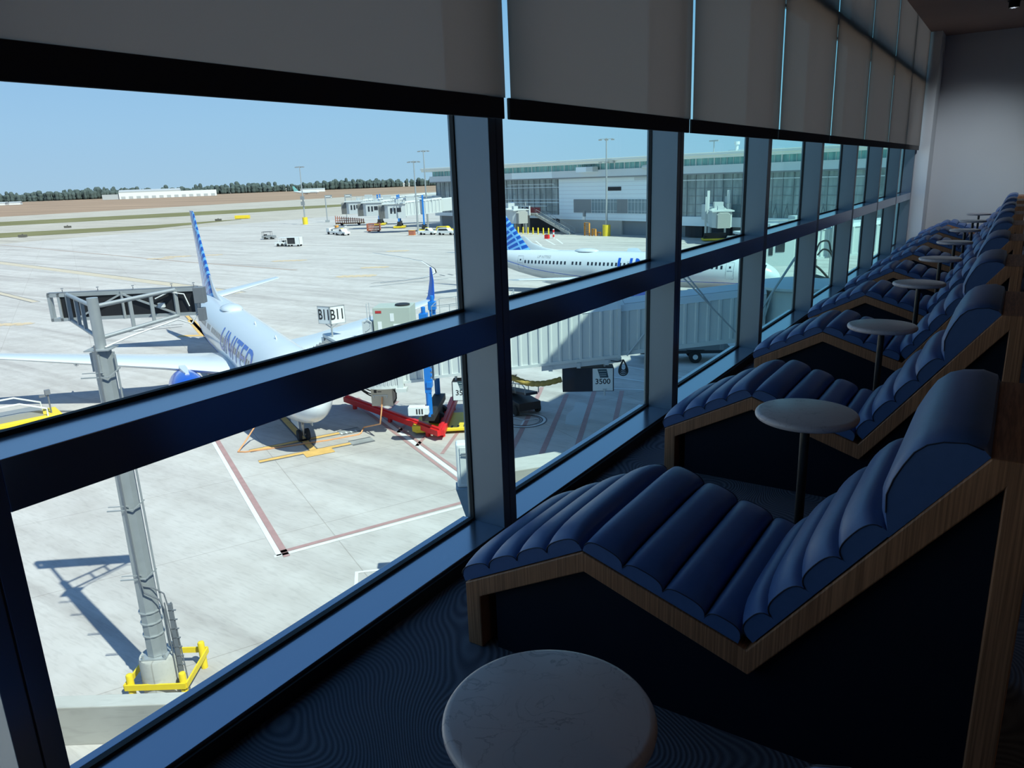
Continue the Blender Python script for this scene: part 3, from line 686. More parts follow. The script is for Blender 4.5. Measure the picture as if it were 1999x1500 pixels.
def make_airliner(label, loc, rz):
    t = thing('airliner', label, 'aircraft', loc, rz, None)
    f = MB(); n = 40; R = []
    fine = []
    for i in range(len(FST)-1):
        a, b = FST[i], FST[i+1]; k = 1 if i < 9 else 3
        for j in range(k): fine.append([a[q]+(b[q]-a[q])*j/k for q in range(4)])
    fine.append(FST[-1])
    for d, zc, w, h in fine: R.append([(-d, w*math.cos(2*PI*i/n), zc+h*math.sin(2*PI*i/n)) for i in range(n)])
    f.loft(R)
    o = f.build('fuselage', [M_awhite, M_abelly], t, smooth=60)
    for p in o.data.polygons:                       # grey belly below a line that sweeps up to the tail
        x = -p.center.x; lim = 2.2 + (max(0, x-20)/16)**1.6*1.9
        if p.center.z < lim and x > 1.2: p.material_index = 1
    for s in (-1, 1):
        m = MB(); ds = [2.6+i*0.9 for i in range(36)]
        m.tube([fpt(d, 2.25 + (max(0, d-20)/16)**1.6*1.9 if d < 30 else 2.25+(10/16)**1.6*1.9+(d-30)*0.22, s, 0.0) for d in ds if d < 34.5], 0.035, 6)
        m.build('cheat_line', M_ablue, t, smooth=60)
        # cockpit glazing
        c = MB()
        for d0, d1, z0, z1 in ((1.35, 2.05, 3.78, 4.22), (2.1, 2.75, 3.82, 4.32), (2.82, 3.3, 3.9, 4.34)): skin_patch(c, d0, d1, z0, z1, s, 0, 0.012, 3, 3)
        c.build('cockpit_window', M_aglass, t)
        for d in [5.9+0.52*i for i in range(49)]:
            if abs(d-15.3) < 0.2 or abs(d-24.6) < 0.3 or abs(d-22.6) < 0.1: continue
            w = MB(); skin_patch(w, d-0.12, d+0.12, 3.78, 4.16, s, 0, 0.01, 1, 3); w.build('cabin_window', M_aglass, t)
        for d0, d1, z0, z1 in ((4.55, 5.4, 2.7, 4.5), (31.2, 32.0, 3.0, 4.65), (15.6, 16.1, 3.3, 4.3), (16.5, 17.0, 3.3, 4.3)):
            q = MB(); P = [fpt(d0, z0+(z1-z0)*i/6, s, 0.005) for i in range(7)] + [fpt(d1, z1-(z1-z0)*i/6, s, 0.005) for i in range(7)]; P.append(P[0])
            q.tube(P, 0.018, 4)
            skin_patch(q, (d0+d1)/2-0.1, (d0+d1)/2+0.1, z0+(z1-z0)*.66, z0+(z1-z0)*.78, s, 1); q.tube([fpt(d0+0.12, z0+(z1-z0)*.52, s, .012), fpt(d1-0.12, z0+(z1-z0)*.52, s, .012)], 0.02, 4)
            q.build('door', [M_aline, M_aglass], t)
        skin_text('UNITED', 1.0*2.05, 12.9, 3.98, s, 10.6, M_ablue, 'lettering', t, 0.012)
        # wing, flap track fairings, winglet, stabiliser
        sec = [((-13.0, s*1.5, 2.35), (-20.9, s*1.5, 2.35), 0.95), ((-15.9, s*5.8, 2.85), (-21.1, s*5.8, 2.80), 0.62), ((-22.8, s*17.0, 3.95), (-24.45, s*17.0, 3.95), 0.17)]
        w = MB(); w.loft([foil(w, a, b_, th, (0, -0.1*s, 1)) for a, b_, th in sec]); w.build('wing', M_awhite if s else 0, t, smooth=35)
        wl = MB(); wl.loft([foil(wl, a, b_, th, (0, -s, 0.2)) for a, b_, th in (((-22.8, s*17.0, 3.95), (-24.45, s*17.0, 3.95), .17), ((-23.1, s*17.25, 4.25), (-24.6, s*17.25, 4.25), .14), ((-23.9, s*17.62, 5.6), (-24.8, s*17.62, 5.6), .10), ((-24.75, s*17.85, 6.75), (-25.15, s*17.85, 6.75), .05))])
        wl.loft([foil(wl, a, b_, th, (0, -s, 0.2)) for a, b_, th in (((-22.9, s*17.0, 3.95), (-24.3, s*17.0, 3.95), .14), ((-23.9, s*17.35, 3.35), (-24.6, s*17.35, 3.35), .06))])
        wl.build('winglet', M_ablue, t, smooth=35)
        for yy, dd in ((3.4, 20.4), (7.8, 21.2), (11.0, 22.2)):
            zz = 2.3+(yy-1.5)*0.1; k = MB(); k.loft([[(-dd+2.2-3.4*q, s*yy+0.2*sc*math.cos(2*PI*i/8), zz-0.28+0.26*sc*math.sin(2*PI*i/8)) for i in range(8)] for q, sc in ((0, .1), (.25, .9), (.6, 1), (1, .1))])
            k.build('flap_fairing', M_awhite, t, smooth=60)
        h = MB(); h.loft([foil(h, a, b_, th, (0, 0, 1)) for a, b_, th in (((-33.6, s*0.5, 4.75), (-37.5, s*0.5, 4.75), .36), ((-37.6, s*7.15, 5.55), (-39.2, s*7.15, 5.55), .12))]); h.build('stabiliser', M_awhite, t, smooth=35)
        # engine
        e = MB(); ey, ez = s*4.83, 1.72
        def rg(d, r, flat=1.0): return [(-d, ey+r*math.cos(2*PI*i/36), ez+r*math.sin(2*PI*i/36)*(flat if math.sin(2*PI*i/36) < 0 else 1)) for i in range(36)]
        e.loft([rg(11.42, .86), rg(11.55, .98), rg(12.2, 1.12), rg(13.4, 1.16), rg(14.9, 1.06), rg(15.7, .92)], caps=False)
        en = e.build('engine', [M_ablue], t, smooth=60)
        e = MB(); e.loft([rg(11.55, .985), rg(11.42, .93), rg(11.40, .885), rg(11.5, .82), rg(11.7, .79)], caps=False); e.build('inlet_lip', M_alip, en, smooth=60)
        e = MB(); e.loft([rg(11.6, .80), rg(12.5, .80)], caps=False); e.loft([rg(12.5, .80), rg(12.5, .24), rg(12.2, .12), rg(12.0, .01)]); e.build('fan', M_adark, en, smooth=40)
        e = MB(); e.loft([rg(15.2, .8), rg(16.2, .56), rg(16.9, .42), rg(17.4, .1)]); e.build('exhaust', M_alip, en, smooth=60)
        e = MB(); e.loft([[(-12.9, ey-.18, ez+1.0), (-12.9, ey+.18, ez+1.0), (-12.9, ey+.1, ez+1.25), (-12.9, ey-.1, ez+1.25)], [(-14.6, ey-.25, ez+.7), (-14.6, ey+.25, ez+.7), (-14.6, ey+.22, 2.95), (-14.6, ey-.22, 2.95)], [(-18.6, ey-.15, ez+.75), (-18.6, ey+.15, ez+.75), (-18.6, ey+.1, 2.9), (-18.6, ey-.1, 2.9)]]); e.build('pylon', M_awhite, t, smooth=30)
        # main gear
        g = MB(); g.cyl((-19.0, s*2.86, 0.55), (-19.0, s*2.6, 2.5), 0.13).cyl((-19.0, s*2.4, 0.56), (-19.0, s*3.3, 0.56), 0.08); mg = g.build('main_gear', M_strut, t, smooth=40)
        for yy in (2.5, 3.2): MB().cyl((-19.0, s*yy-.18, 0.56), (-19.0, s*yy+.18, 0.56), 0.56, n=28).build('wheel', M_tyre, mg, smooth=40, bevel=0.05)
    # wing box fairing
    k = MB(); k.loft([[(-d, 1.95*sc*math.cos(2*PI*i/16), 1.95+0.85*sc*math.sin(2*PI*i/16)) for i in range(16)] for d, sc in ((11.5, .3), (13.5, .9), (17, 1.02), (20.5, .95), (23.5, .25))]); k.build('belly_fairing', M_abelly, t, smooth=60)
    v = MB(); v.loft([foil(v, a, b_, th, (0, 1, 0)) for a, b_, th in (((-30.6, 0, 5.2), (-37.4, 0, 4.9), .62), ((-32.6, 0, 7.3), (-37.75, 0, 7.2), .46), ((-36.5, 0, 12.2), (-39.1, 0, 12.25), .2), ((-36.9, 0, 12.4), (-39.1, 0, 12.4), .1))]); v.build('tail_fin', M_fin, t, smooth=35)
    v = MB(); v.loft([foil(v, a, b_, th, (0, 1, 0)) for a, b_, th in (((-26.3, 0, 5.25), (-33.5, 0, 5.0), .30), ((-28.8, 0, 5.6), (-33.5, 0, 5.5), .24), ((-30.6, 0, 6.2), (-33.4, 0, 6.1), .18), ((-31.7, 0, 7.0), (-33.2, 0, 7.0), .1))]); v.build('dorsal_fin', M_awhite, t, smooth=35)
    a = MB(); a.loft([[(-23.0-1.7*q, (.8*sc)*math.cos(2*PI*i/20), 5.26+.36*sc*max(0, math.sin(2*PI*i/20))) for i in range(20)] for q, sc in ((-1, .05), (-.8, .6), (-.4, .95), (0, 1), (.4, .95), (.8, .6), (1, .05))]); a.build('antenna_dome', M_awhite, t, smooth=60)
    a = MB(); a.prism([(-8.4, 5.3), (-8.0, 5.3), (-8.3, 5.52), (-8.42, 5.52)], -.03, .03).prism([(-14.4, 5.3), (-14, 5.3), (-14.3, 5.52), (-14.42, 5.52)], -.03, .03); a.build('blade_antenna', M_awhite, t)
    g = MB(); g.cyl((-3.96, 0, 0.34), (-3.9, 0, 1.9), 0.09).cyl((-3.96, -.3, .34), (-3.96, .3, .34), .05).cyl((-4.0, 0, 0.9), (-3.2, 0, 1.6), 0.05); ng = g.build('nose_gear', M_strut, t, smooth=40)
    MB().box((-4.9, -.42, 1.0), (-3.2, -.38, 1.62)).box((-4.9, .38, 1.0), (-3.2, .42, 1.62)).build('gear_door', M_awhite, ng)
    for yy in (-.24, .24): MB().cyl((-3.96, yy-.1, .34), (-3.96, yy+.1, .34), .34, n=28).build('wheel', M_tyre, ng, smooth=40, bevel=0.03)
    return t
a1 = make_airliner('white airliner parked nose towards us behind the nearest windows', (-29.696, 25.663, G), -0.464)
a2 = dup(a1, (-20.82, 83.69, G), 0.05, 'white airliner seen from its side through the second and third windows, nose to the right')
for ch in list(a2.children):            # this one's wings end plainly
    if ch.name.startswith('winglet'): bpy.data.objects.remove(ch)
for s in (-1, 1): skin_text('UP N77552', 0.42, 28.2, 4.62, s, 1.9, M_aline, 'registration', a2, 0.004, 0.2)
# one more, tiny, far out on the airfield
t = thing('airliner', 'tiny white airliner far away on the airfield before the trees', 'aircraft', (-872, 800, G), 0.55)
f = MB(); f.loft([[(-d, w*math.cos(2*PI*i/12), zc+h*math.sin(2*PI*i/12)) for i in range(12)] for d, zc, w, h in FST]); f.build('fuselage', M_awhite, t, smooth=60)
MB().prism([(-30.6, 5.2), (-37.4, 5.2), (-39.1, 12.3), (-36.6, 12.3)], -.2, .2).build('tail_fin', mat('pale_teal_tail', (.2, .5, .5), .4), t)
for s in (-1, 1): MB().prism([(-13, s*1.5), (-20.9, s*1.5), (-24.4, s*17), (-22.8, s*17)], 2.5, 2.9, 'z').build('wing', M_awhite, t)
for x, y in ((-4, 0), (-19, 2.8), (-19, -2.8)): MB().cyl((x, y, 0), (x, y, 2.2), .35).build('landing_gear', M_strut, t)
# ================================================================ BOARDING BRIDGES
M_bw = mat('bridge_white_paint', (0.60, 0.62, 0.61), 0.45, var=0.04, scale=1.5)
M_bg = mat('bridge_grey_paint', (0.50, 0.52, 0.53), 0.5, var=0.05)
M_bel = mat('bellows_grey_fabric', (0.36, 0.35, 0.33), 0.85, var=0.1)
M_bblue = mat('lift_column_blue', (0.01, 0.17, 0.56), 0.4, var=0.06)
M_hv = mat('unit_grey_green', (0.42, 0.46, 0.40), 0.5, var=0.03)
M_beige = mat('power_unit_beige', (0.50, 0.45, 0.38), 0.6, var=0.05)
M_red = mat('guard_red', (0.72, 0.018, 0.02), 0.45, var=0.06)
M_cab = mat('cable_black', (0.02, 0.02, 0.022), 0.6)
M_galv = mat('galvanised_steel', (0.40, 0.42, 0.43), 0.42, 0.4, var=0.13, scale=4)
M_ink = mat('sign_black_ink', (0.015, 0.015, 0.018), 0.6)
M_sgn = mat('sign_white', (0.74, 0.75, 0.74), 0.5, var=0.02)
M_orc = mat('orange_cable', (0.70, 0.34, 0.16), 0.6)
M_amb = mat('amber_hose_fabric', (0.40, 0.27, 0.06), 0.8, var=0.1)
M_bluegrey = mat('unit_dark_blue_grey', (0.022, 0.024, 0.036), 0.5, var=0.1)

def corrug(m, s0, s1, y, sgn, zb, zt, pitch=0.56, dep=0.075, mi=0, th=0.05):
    """trapezoid-ribbed sheet along s on plane y, ribs standing out by sgn"""
    pts = []; s = s0
    while s < s1 - 1e-6:
        for ds, o in ((0, 0), (pitch*.52, 0), (pitch*.62, 1), (pitch*.80, 1), (pitch*.90, 0)):
            if s+ds <= s1: pts.append((s+ds, o*dep))
        s += pitch
    pts.append((s1, 0))
    R = []
    for a, o in pts: R.append([(a, y+sgn*o, zb(a)), (a, y+sgn*o, zt(a)), (a, y-sgn*th, zt(a)), (a, y-sgn*th, zb(a))])
    m.loft(R, mi)
def labelled(parent, txt, size, M, mats, name='lettering', bold=0.01, d=0.004):
    vs, fs = text_mesh(txt, size, d, bold)
    return MB().add(vs, fs, 0, M).build(name, mats, parent)

def gate_bridge():
    t = thing('boarding_bridge', 'white ribbed boarding bridge with blue lift columns, reaching the parked airliner', 'boarding bridge', (-25.3, 32.0, G), math.atan2(.496, .868))
    W2 = 3.2
    zb = lambda s: 3.72 + 0.099*s
    # outer tunnel
    m = MB(); s0, s1 = -1.25, 9.1; zt = lambda s: zb(s)+2.68
    corrug(m, s0, s1, 0, -1, lambda s: zb(s)+.12, zt); corrug(m, s0, s1, W2, 1, lambda s: zb(s)+.12, zt)
    m.loft([[(s, -.03, zt(s)), (s, .32, zt(s)+.34), (s, W2-.32, zt(s)+.34), (s, W2+.03, zt(s)), (s, W2-.1, zt(s)-.1), (s, .1, zt(s)-.1)] for s in (s0, s1)])
    m.loft([[(s, -.08, zb(s)), (s, -.08, zb(s)+.16), (s, W2+.08, zb(s)+.16), (s, W2+.08, zb(s))] for s in (s0, s1)])
    tn = m.build('outer_tunnel', M_bw, t)
    m = MB(); m.loft([[(s, -.05, zb(s)-.28), (s, -.05, zb(s)), (s, .12, zb(s)), (s, .12, zb(s)-.28)] for s in (4.8, 9.2)])
    for k in range(3): m.cbox((5.3+k*1.55, -.06, zb(5.3+k*1.55)-.2), (.22, .06, .3))
    m.build('underframe', M_bg, tn)
    MB().loft([[(s1+dx, yy, zb(s1)+zz) for yy, zz in ((-.12, -.05), (-.12, 2.72), (.28, 3.1), (W2-.28, 3.1), (W2+.12, 2.72), (W2+.12, -.05))] for dx in (-.12, .06)]).build('tunnel_collar', M_bw, tn)
    # inner tunnel
    m = MB(); s0, s1 = 9.1, 16.9; zb2 = lambda s: zb(s)+.16; zt2 = lambda s: zb(s)+2.5
    corrug(m, s0, s1, .2, -1, lambda s: zb2(s)+.1, zt2, .62); corrug(m, s0, s1, W2-.2, 1, lambda s: zb2(s)+.1, zt2, .62)
    m.loft([[(s, .15, zt2(s)), (s, .42, zt2(s)+.3), (s, W2-.42, zt2(s)+.3), (s, W2-.15, zt2(s)), (s, W2-.3, zt2(s)-.1), (s, .3, zt2(s)-.1)] for s in (s0, s1)])
    m.loft([[(s, .12, zb2(s)-.12), (s, .12, zb2(s)+.12), (s, W2-.12, zb2(s)+.12), (s, W2-.12, zb2(s)-.12)] for s in (s0, s1)])
    m.build('inner_tunnel', M_bw, t)
    MB().loft([[(s, yy, zt2(s)+zz) for yy, zz in ((.6, .3), (.6, .34), (2.6, .34), (2.6, .3))] for s in (s0+.3, s1)]).build('roof_walkway', M_bg, t)
    # cab-side tunnel
    m = MB(); s0, s1 = -3.1, -1.25
    corrug(m, s0, s1, .25, -1, zb, lambda s: zb(s)+2.1, .45); corrug(m, s0, s1, W2-.25, 1, zb, lambda s: zb(s)+2.1, .45)
    m.loft([[(s, .2, zb(s)+2.1), (s, .5, zb(s)+2.3), (s, W2-.5, zb(s)+2.3), (s, W2-.2, zb(s)+2.1)] for s in (s0, s1)]); m.loft([[(s, .15, zb(s)-.15), (s, .15, zb(s)), (s, W2-.15, zb(s)), (s, W2-.15, zb(s)-.15)] for s in (s0, s1)])
    m.build('cab_tunnel', M_bw, t)
    # portal frame and cab with curved ribbed side
    fl, rf = 3.25, 5.5
    MB().box((-3.35, -.1, fl-.25), (-3.05, .35, rf)).box((-3.35, W2-.35, fl-.25), (-3.05, W2+.1, rf)).box((-3.35, -.1, rf-.15), (-3.05, W2+.1, rf+.12)).cbox((-3.15, 0.0, fl-.28), (.6, .5, .2)).build('portal_frame', M_bw, t)
    cb = MB()
    c = (-4.3, 1.75); 
    plan = [(-3.3, -.05)] + [(c[0]+2.05*math.cos(a), c[1]+2.05*math.sin(a)) for a in [math.radians(q) for q in (-62, -75, -88, -100, -112, -124, -134)]] + [(-6.75, .6), (-8.3, 2.9), (-6.6, 3.9), (-4.5, 3.9), (-3.3, 3.3)]
    cb.prism(plan, fl-.18, fl, 'z'); 
    cab = cb.build('cab', M_bw, t)
    MB().prism([(x*1.03+.13, y*1.05-.08) for x, y in plan], rf, rf+.22, 'z').build('cab_roof', M_bw, cab, bevel=.04)
    rb = MB()
    P = [(c[0]+2.0*math.cos(math.radians(q)), c[1]+2.0*math.sin(math.radians(q))) for q in range(-62, -136, -3)]
    for k in range(len(P)-1):
        a, b_ = P[k], P[k+1]; rb.bar((a[0], a[1], fl), (a[0], a[1], rf), .085, .05 + .05*(k % 2), 0, up=(a[0]-c[0], a[1]-c[1], 0)); rb.bar((a[0], a[1], (fl+rf)/2), (b_[0], b_[1], (fl+rf)/2), .02, rf-fl)
    rb.build('shutter_curtain', M_bg, cab)
    MB().bar((-6.0, .32, fl-.45), (-6.0, .32, rf), .5, .3).bar((-6.75, .62, fl-.7), (-6.75, .62, rf), .38, .3).bar((-8.25, 2.85, fl-.3), (-8.25, 2.85, rf), .3, .3).build('cab_post', M_bw, cab)
    MB().box((-6.6, 3.82, fl), (-3.3, 3.92, rf)).add([(-6.1, .45, fl+.4), (-6.7, .66, fl+.4), (-6.7, .66, rf-.3), (-6.1, .45, rf-.3)], [(0, 1, 2, 3)]).build('cab_panel', M_bg, cab)
    # pleated canopy
    f1, f2 = Vector((-8.3, 2.9, 0)), Vector((-6.75, .6, 0)); nrm = Vector((-.83, -.554, 0)); R = []
    for k in range(19):
        q = k/18; o = (0.16 if k % 2 else 0.0); top = rf-.02-q*.75+ (0.10 if k % 2 else 0)
        a = f1+nrm*(1.75*q)+(f1-f2).normalized()*o*.5; b_ = f2+nrm*(1.75*q)-(f1-f2).normalized()*o
        R.append([(b_.x, b_.y, fl-.1), (b_.x, b_.y, top-.45), ((b_.x*3+a.x)/4, (b_.y*3+a.y)/4, top), ((a.x*3+b_.x)/4, (a.y*3+b_.y)/4, top), (a.x, a.y, top-.45), (a.x, a.y, fl-.1)])
    m = MB(); m.loft(R, closed=False, caps=False); o = m.build('canopy', M_bel, t); sd = o.modifiers.new('thick', 'SOLIDIFY'); sd.thickness = .03
    # bumper and cables below the cab
    MB().bar((-8.3, 2.85, fl-.2), (-6.7, .5, fl-.2), .3, .22).build('bumper', M_cab, cab)
    m = MB()
    for dy, dz in ((0, .55), (.12, .75), (.25, .45), (-.12, .62)):
        m.tube([(-5.9+.9*q*2.2, .7+dy, fl-.2-dz*math.sin(PI*q)) for q in [i/10 for i in range(11)]], .035, 6)
    m.build('cable_loop', M_cab, cab, smooth=60)
    # lift columns, bogie, guard
    for y, x0 in ((-.45, -1.55), (W2+.35, -1.75)):
        z0, z1 = 1.2, 7.6
        m = MB(); m.cbox((x0, y, 4.9), (.34, .34, 4.0)).cyl((x0, y, 1.5), (x0, y, 3.2), .17, n=16).cyl((x0, y, 6.6), (x0, y, 7.0), .12).cbox((x0, y, 7.15), (.45, .45, .5)).cyl((x0, y, 7.35), (x0, y, 7.75), .12, n=16).cbox((x0+.1, y, 3.4), (.3, .5, .35))
        for k in range(5): m.cbox((x0+.2, y, 3.6+k*.3), (.12, .2, .16))
        m.build('lift_column', M_bblue, t, bevel=.02)
    MB().box((-2.0, -.6, 1.25), (-1.3, W2+.5, 1.65)).box((-1.95, 1.6, .4), (-1.4, 3.0, 1.3)).build('bogie_beam', M_cab, t, bevel=.03)
    bg = MB(); bg.prism([(-2.9, .75), (-2.6, .45), (.75, .9), (1.1, 1.6), (.9, 3.4), (.2, 3.9), (-2.5, 3.6), (-2.9, 3.0)], .18, .36, 'z').cbox((-2.4, .75, .45), (.9, .5, .3)); 
    bg = bg.build('bogie_deck', M_yel, t, bevel=.03)
    for k in range(7): MB().cbox((-1.3+k*.36, .85+.09*k, .365), (.12, .35, .012)).build('deck_slot', M_ink, bg) if k < 6 else None
    for y in (2.0, 3.2): MB().cyl((-1.6, y-.2, .52), (-1.6, y+.2, .52), .52, n=28).build('wheel', M_tyre, t, smooth=40, bevel=.05)
    MB().cbox((-2.2, -.9, 2.0), (.9, .5, .5)).cbox((-1.65, -.91, 2.0), (.25, .44, .4)).build('control_box', M_sgn, t, bevel=.02)
    MB().cbox((-2.00, -1.157, 2.0), (.07, .01, .3)).cbox((-1.85, -1.157, 2.0), (.07, .01, .3)).cbox((-2.15, -1.157, 2.0), (.07, .01, .3)).build('vent', M_ink, t)
    # roof railing
    m = MB(); zr = lambda s: zb(s)+3.0
    for y in (.2, 2.9):
        for s in (-1.2, -.2, .9, 2.0, 3.2): m.cyl((s, y, zr(s)), (s, y, zr(s)+1.05), .022, n=6)
        for h in (.55, 1.05): m.cyl((-1.2, y, zr(-1.2)+h), (3.2, y, zr(3.2)+h), .02, n=6)
    for s in (-1.2, 3.2): m.cyl((s, .2, zr(s)+1.05), (s, 2.9, zr(s)+1.05), .02, n=6)
    m.build('roof_railing', M_galv, t, smooth=40)
    # stay rods from the foot of the inner tunnel up to either side
    m = MB(); y = -.35
    for pts in (((12.2, y-.0, 9.15), (13.33, y, 7.98), (15.1, y, 6.1), (16.2, y, 5.0)), ((12.55, y+.25, 9.1), (13.45, y+.12, 8.02), (13.9, y+.02, 7.4))): m.tube(pts, .045, 6)
    for pts in (((18.2, y, 10.0), (17.02, y, 8.02), (16.2, y, 6.6), (15.4, y, 5.3)), ((17.02, y, 8.02), (16.6, y, 6.4))): m.tube(pts, .06, 6)
    m.bar((15.0, y, 4.95), (16.6, y, 5.1), .08, .12).bar((15.8, y, 5.0), (15.8, .2, 5.3), .08, .1)
    m.build('stay_rod', M_galv, t, smooth=40)
    # rotunda, its column and the walkway to the building
    rc = (18.9, 1.6)
    m = MB(); m.lathe([(2.0, 5.2), (2.0, 8.0)], 40, 0, (rc[0], rc[1], 0)); m.build('rotunda', M_bw, t, smooth=40)
    m = MB(); m.lathe([(2.25, 8.0), (2.4, 8.1), (2.4, 8.22), (1.2, 8.42), (.05, 8.46)], 40, 0, (rc[0], rc[1], 0)); m.build('rotunda_roof', M_bw, t, smooth=40)
    m = MB(); m.lathe([(1.0, 0), (1.0, .3), (.45, .32), (.45, 5.2)], 24, 0, (rc[0], rc[1], 0)); m.build('column', M_galv, t, smooth=40)
    m = MB(); corrug(m, 20.4, 26.6, .3, -1, lambda s: 5.4, lambda s: 8.0, .62); corrug(m, 20.4, 26.6, 2.9, 1, lambda s: 5.4, lambda s: 8.0, .62); m.box((20.4, .2, 8.0), (26.6, 3.0, 8.25)).box((20.4, .2, 5.2), (26.6, 3.0, 5.45)); m.build('fixed_walkway', M_bw, t)
    m = MB()
    for k in range(4): m.tube([(9.3+.25*math.sin(2*PI*q)*(1-.15*k), -.1-.04*k, 4.5-.9*math.sin(PI*q)*(1-.12*k)) for q in [i/14 for i in range(15)]], .035, 6)
    m.tube([(8.6, -.1, 4.45), (9.0, -.12, 4.4), (9.3, -.12, 4.5)], .03, 6)
    m.build('cable_coil', M_cab, t, smooth=60)
    MB().cyl((9.5, .0, 4.7), (11.2, .05, 6.9), .05).build('conduit', M_bg, t, smooth=60)
    return t
br = gate_bridge()
bM = Matrix.Translation((-25.3, 32.0, G)) @ Matrix.Rotation(math.atan2(.496, .868), 4, 'Z')
BRZ = math.atan2(.496, .868)
def bl(s, y, z): return bM @ Vector((s, y, z))

# rooftop air unit and gate sign on the bridge
t = thing('rooftop_air_unit', 'grey-green rooftop air unit on the boarding bridge beside its railing', 'air unit', bl(-4.25, 1.5, 5.86), BRZ)
MB().box((-.35, -1.0, .12), (1.75, .7, 1.72)).build('casing', M_hv, t, bevel=.02)
MB().box((-.45, -1.1, 0), (1.85, .8, .12)).build('skid', M_bw, t)
for x0, x1, z0, z1 in ((-.1, .12, .3, .95), (.62, .84, .95, 1.4), (.78, 1.2, .3, .8), (1.3, 1.5, .35, .7)): MB().box((x0, -1.015, z0), (x1, -1.0, z1)).build('panel', M_sgn, t)
MB().box((-.2, -1.015, 1.42), (.14, -1.0, 1.56)).build('nameplate', mat('plate_red', (.45, .03, .03), .5), t)
MB().lathe([(.42, 1.72), (.42, 1.8), (.36, 1.82)], 24, 0, (1.2, -.2, 0)).build('fan_cowl', M_cab, t)
MB().cbox((-.75, -.6, .5), (.6, .5, .9)).cyl((-.8, -.5, .9), (-.8, -.5, 1.9), .03).cyl((-.65, -.5, .9), (-.65, -.5, 1.95), .03).tube([(-.9, -.85, .9), (-.7, -.88, 1.05), (-.5, -.87, .9), (-.6, -.86, .6), (-.85, -.86, .4)], .04, 6).build('service_box', M_bg, t)

def gate_sign():
    t = thing('gate_sign', 'V-shaped white gate sign with black B11 on both faces, on the bridge roof', 'sign', bl(-7.45, 1.85, 5.7), 0)
    MB().cyl((0, 0, 0), (0, 0, .62), .055).cyl((0, 0, .5), (0, 0, .95), .05).build('post', M_galv, t, smooth=40)
    e = Vector((.80, .60, 0))       # sideways as one faces it from the lounge
    q = Vector((.60, -.80, 0))      # towards the lounge
    for sgn in (-1, 1):
        hinge = q*0.12; tip = hinge + e*sgn*.76 - q*.45
        d = (tip-hinge).normalized(); nn = Vector((d.y, -d.x, 0))
        if nn.dot(q) < 0: nn = -nn
        xa = d if sgn > 0 else -d
        M = Matrix(((xa.x, 0, nn.x, 0), (xa.y, 0, nn.y, 0), (0, 1, 0, 0), (0, 0, 0, 1)))
        c = (hinge+tip)/2 + Vector((0, 0, 1.30)); M.translation = c
        p = MB().box((-.47, -.52, -.03), (.47, .52, 0), 0, M).build('face', M_sgn, t)
        f = MB()
        for a in (((-.47, -.52, -.04), (-.44, .52, .012)), ((.44, -.52, -.04), (.47, .52, .012)), ((-.47, .49, -.04), (.47, .52, .012)), ((-.47, -.52, -.04), (.47, -.49, .012))): f.box(a[0], a[1], 0, M)
        f.build('frame', M_galv, p)
        vs, fs = text_mesh('B11', .86, .004, .014)
        vs = [(v[0]*.66, v[1]*1.0, v[2]+.004) for v in vs]
        MB().add(vs, fs, 0, M).build('lettering', M_ink, p)
        MB().cyl((0, 0, .55), tuple(c + Vector((0, 0, -.5))), .025).build('brace', M_galv, t)
    return t
gate_sign()

def air_unit(label, loc, rz, w, h, split, big):
    t = thing('ground_air_unit', label, 'air unit', loc, rz)
    MB().box((0, 0, 0), (w, .9, h)).build('casing', M_bluegrey, t, bevel=.015)
    p = MB().box((split, -.03, .04), (w-.06, 0, h-.03)).build('front_panel', M_sgn, t)
    cx = (split+w-.06)/2; sc = (w-split)/1.1
    M = Matrix(((1, 0, 0, cx), (0, 0, -1, -.031), (0, 1, 0, h*.42), (0, 0, 0, 1)))
    labelled(p, '3500', .40*sc, M, M_ink, bold=.006)
    lg = MB(); o = h*.62
    P = [(-.28*sc, .42*sc), (.20*sc, .42*sc), (.30*sc, -.04*sc), (-.14*sc, -.04*sc)]
    lg.add([(cx+a, -.034, o+b_) for a, b_ in P], [(0, 1, 2, 3)])
    lg.build('emblem', mat('emblem_teal', (.03, .07, .09), .5), p)
    lw = MB()
    for q in (.30, .16, .06): lw.add([(cx-.2*sc, -.037, o+q*sc), (cx+.18*sc, -.037, o+q*sc), (cx+.18*sc, -.037, o+q*sc+.018), (cx-.2*sc, -.037, o+q*sc+.018)], [(0, 1, 2, 3)])
    lw.build('emblem_stripe', M_sgn, p)
    if big:
        g = MB()
        for k in range(24): g.box((.04+k*(split-.08)/24, -.02, .06), (.04+k*(split-.08)/24+.018, 0, h-.06))
        g.build('louvre', M_bluegrey, t)
        MB().cyl((cx+.1, -.05, -.22), (cx+.1, -.05, .16), .05).cbox((cx+.1, -.05, .14), (.22, .06, .06)).build('latch', M_bg, t)
        MB().cbox((.5, .45, h+.12), (.1, .5, .25)).cbox((w-.5, .45, h+.12), (.1, .5, .25)).cbox((w/2, .45, h+.2), (w*1.0, .2, .1)).build('hanger', M_bg, t)
    else:
        MB().cbox((.2, .45, h+.1), (.1, .3, .25)).cbox((w-.2, .45, h+.1), (.1, .3, .25)).build('hanger', M_bg, t)
    return t
air_unit('dark louvred air unit with a white 3500 panel hung under the boarding bridge', bl(5.95, .15, 2.62), BRZ+.02, 2.86, 1.36, 1.68, True)
air_unit('smaller air unit with a white 3500 front, hung under the bridge near the blue column', bl(-.28, -.1, 2.28), BRZ, 1.25, 1.12, .06, False)
